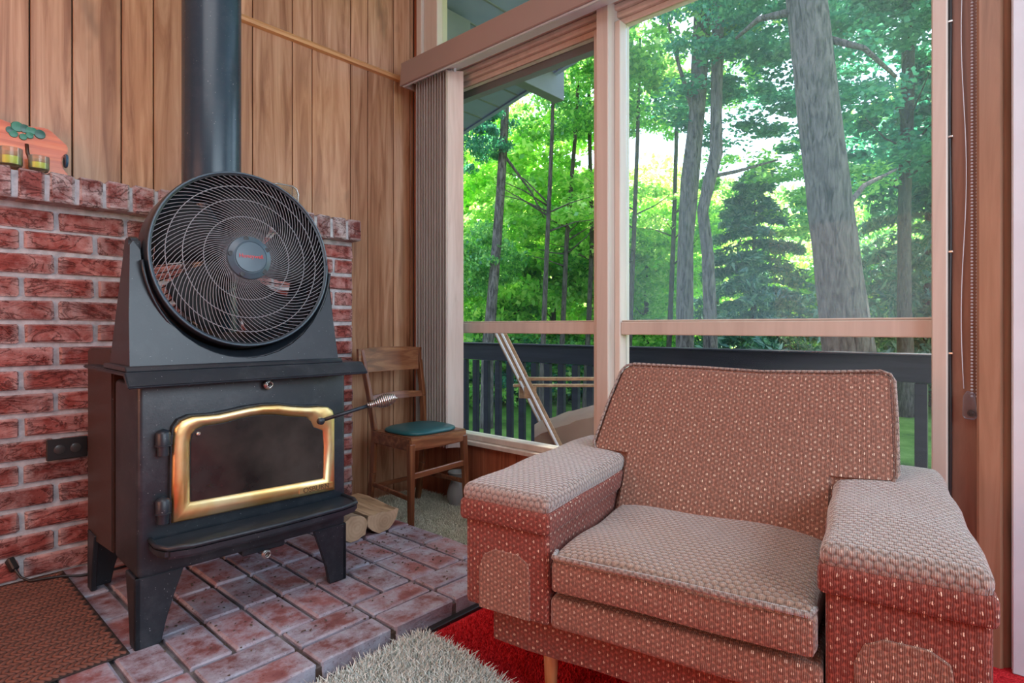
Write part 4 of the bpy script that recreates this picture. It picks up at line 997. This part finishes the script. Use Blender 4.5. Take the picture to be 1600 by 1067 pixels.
# ------------------------------------------------------------------ things on the brick ledge
ZS = 1.4525
t = thing('wooden_ornament', 'orange varnished wooden ornament with green leaves and brown stem', 'ornament', (.36, 2.69, ZS))
oo = [(.12, ZS), (.505, ZS), (.508, ZS + .012), (.492, ZS + .03), (.487, ZS + .055), (.490, ZS + .075), (.505, ZS + .095), (.505, ZS + .12), (.480, ZS + .142), (.455, ZS + .165), (.44, ZS + .172), (.39, ZS + .166), (.35, ZS + .163), (.30, ZS + .175), (.24, ZS + .20), (.18, ZS + .21), (.12, ZS + .19)]
bd = obj('board', prism(oo, lambda a, b_, t_: (a, t_, b_), 2.676, 2.696, .004, 2), M['orange'], t)
M['green2'] = plain('dark_green_paint', (.008, .10, .07), .3)
for i, (px, py, r_) in enumerate(((16, 203, 5), (21, 209, 5), (27, 198, 7), (38, 201, 6), (45, 204, 5), (51, 205, 5), (62, 210, 6.5), (36, 214, 4.5), (46, 212, 4.5))):
    dv = FWD + RGT * ((px - 800) / 910) + Vector((0, 0, -(py - 511) / 910)); p = dv * (2.676 / dv.y) + Vector((0, 0, EYE)); r_ *= .0027
    obj('leaf', lathe([(r_, .001), (r_ * .9, -.003 - .0006 * i), (r_ * .4, -.004 - .0006 * i)], (p.x, 2.6765, p.z), 'y', 14), M['green2' if i in (0, 3, 6) else 'green'], bd)
b = bmesh.new()
obj('stem', tube([(.385, 2.675, ZS + .10), (.387, 2.674, ZS + .07), (.395, 2.674, ZS + .045), (.408, 2.673, ZS + .015)], .006, 6), M['brownpaint'], bd)
obj('blue_disc', lathe([(.024, -.004), (.026, .0), (.024, .004)], (.497, 2.670, ZS + .062), 'x', 18), M['bluedisc'], bd)
bpy.data.objects[bd.name]
for i, (x_, y_, r_, h_) in enumerate(((.335, 2.632, .034, .064), (.413, 2.632, .030, .052))):
    t = thing('glass_votive', ('taller clear glass with yellow contents at the left on the ledge', 'shorter clear glass with yellow contents beside the orange ornament')[i], 'glass', (x_, y_, ZS))
    obj('glass_cup', lathe([(r_ * .85, ZS), (r_, ZS + .01), (r_, ZS + h_), (r_ - .003, ZS + h_), (r_ - .003, ZS + .008)], (x_, y_, 0), 'z', 24), M['jar'], t)
    obj('wax', lathe([(r_ * .82, ZS + .0085), (r_ * .88, ZS + .015), (r_ * .88, ZS + h_ * .55), (.004, ZS + h_ * .56)], (x_, y_, 0), 'z', 20), M['yellow'], t)
t = thing('picture_stand', 'small clear rounded glass frame on the ledge behind the fan', 'frame', (1.33, 2.66, ZS))
b = prism([(1.28, ZS), (1.40, ZS), (1.405, ZS + .09), (1.395, ZS + .115), (1.375, ZS + .125), (1.30, ZS + .125), (1.28, ZS + .12)], lambda a, b_, t_: (a, t_, b_), 2.652, 2.664, .004, 2)
obj('glass_slab', b, M['jar'], t)
obj('frame_rim', tube([(1.28, 2.658, ZS + .004), (1.40, 2.658, ZS + .004), (1.405, 2.658, ZS + .09), (1.395, 2.658, ZS + .115), (1.375, 2.658, ZS + .125), (1.30, 2.658, ZS + .125), (1.282, 2.658, ZS + .12)], .004, 6), M['steel'], t)

# ------------------------------------------------------------------ shag rugs
def pile(P, n, h, w_, seed, lean=.5):
    """n tufts at (n,3) roots"""
    g = np.random.default_rng(seed); d = g.normal(size=(n, 2)) * lean * h; a = g.random(n) * pi
    s_ = np.stack([np.cos(a), np.sin(a), np.zeros(n)], 1) * w_ / 2; hh = h * (.6 + .7 * g.random(n))
    top = P + np.stack([d[:, 0], d[:, 1], hh], 1); mid_ = P + np.stack([d[:, 0] * .3, d[:, 1] * .3, hh * .6], 1)
    V = np.stack([P - s_, P + s_, mid_ + s_ * .9, top + s_ * .3, top - s_ * .3, mid_ - s_ * .9], 1).reshape(-1, 3)
    F = np.concatenate([np.arange(n)[:, None] * 6 + np.array([0, 1, 2, 5]), np.arange(n)[:, None] * 6 + np.array([5, 2, 3, 4])]); return V, F
def inpoly(p, poly):
    x, y = p[:, 0], p[:, 1]; c = np.zeros(len(p), bool); m = len(poly)
    for i in range(m):
        (x0, y0), (x1, y1) = poly[i], poly[(i + 1) % m]
        c ^= ((y0 > y) != (y1 > y)) & (x < (x1 - x0) * (y - y0) / (y1 - y0 + 1e-12) + x0)
    return c
def rug(name, label, poly, z, n, h, w_, mat, basemat, seed):
    t = thing(name, label, 'rug', (sum(p[0] for p in poly) / len(poly), sum(p[1] for p in poly) / len(poly), ZF))
    obj('rug_backing', prism(poly, lambda a, b_, t_: (a, b_, t_), ZF + .001, z), basemat, t)
    g = np.random.default_rng(seed); a = np.array(poly); lo, hi = a.min(0), a.max(0); P = lo + g.random((n * 2, 2)) * (hi - lo); P = P[inpoly(P, poly)][:n]
    V, F = pile(np.c_[P, np.full(len(P), z - .002)], len(P), h, w_, seed)
    tag(link('pile', npmesh('pile', V, F, [mat]), t), kind='stuff'); return t
rug('shag_rug', 'beige-green shag carpet piece in the corner under the wooden chair',
    [(1.69, 2.665), (1.69, 2.0), (1.70, 1.78), (1.74, 1.68), (1.84, 1.62), (2.0, 1.60), (2.14, 1.62), (2.14, 2.665)], ZF + .012, 52000, .022, .0032, M['shag2'], plain('beige_backing', (.36, .34, .26), .9), 3)
rug('shag_rug', 'pale sage-white shag rug on the red carpet before the hearth', [(.60, 1.37), (1.115, 1.392), (1.135, 1.36), (1.135, 1.20), (1.115, 1.07), (1.09, .80), (.60, .78)], ZF + .012, 60000, .030, .0042, M['shag'], plain('sage_backing', (.50, .50, .44), .9), 4)
g = np.random.default_rng(9); P = np.array([.9, .7]) + g.random((60000, 2)) * np.array([.85, .69]); V, F = pile(np.c_[P, np.full(len(P), ZF - .001)], len(P), .009, .0028, 5)
tag(link('carpet_pile', npmesh('carpet_pile', V, F, [M['shag3']])), 'bright red short pile carpet between the hearth and the armchair', 'carpet', kind='stuff')

g = np.random.default_rng(12); n_ = 700
P = np.c_[np.where(g.random(n_) < .6, g.normal(.95, .28, n_), g.normal(1.45, .12, n_)), np.where(g.random(n_) < .5, g.normal(2.05, .2, n_), g.normal(1.85, .25, n_)), np.full(n_, .0035)]
P = P[(P[:, 0] > .55) & (P[:, 0] < 1.64) & (P[:, 1] > 1.46) & (P[:, 1] < 2.6)]
V, F = leaves(P, np.full((len(P), 3), .0008), len(P), .009, tilt=.25)
tag(link('ash_and_bark_crumbs', npmesh('crumbs', V, F, [plain('dark_crumbs', (.10, .075, .06), .9, 0, .6)])), 'dark crumbs of ash and bark scattered on the hearth bricks', 'debris', kind='stuff')
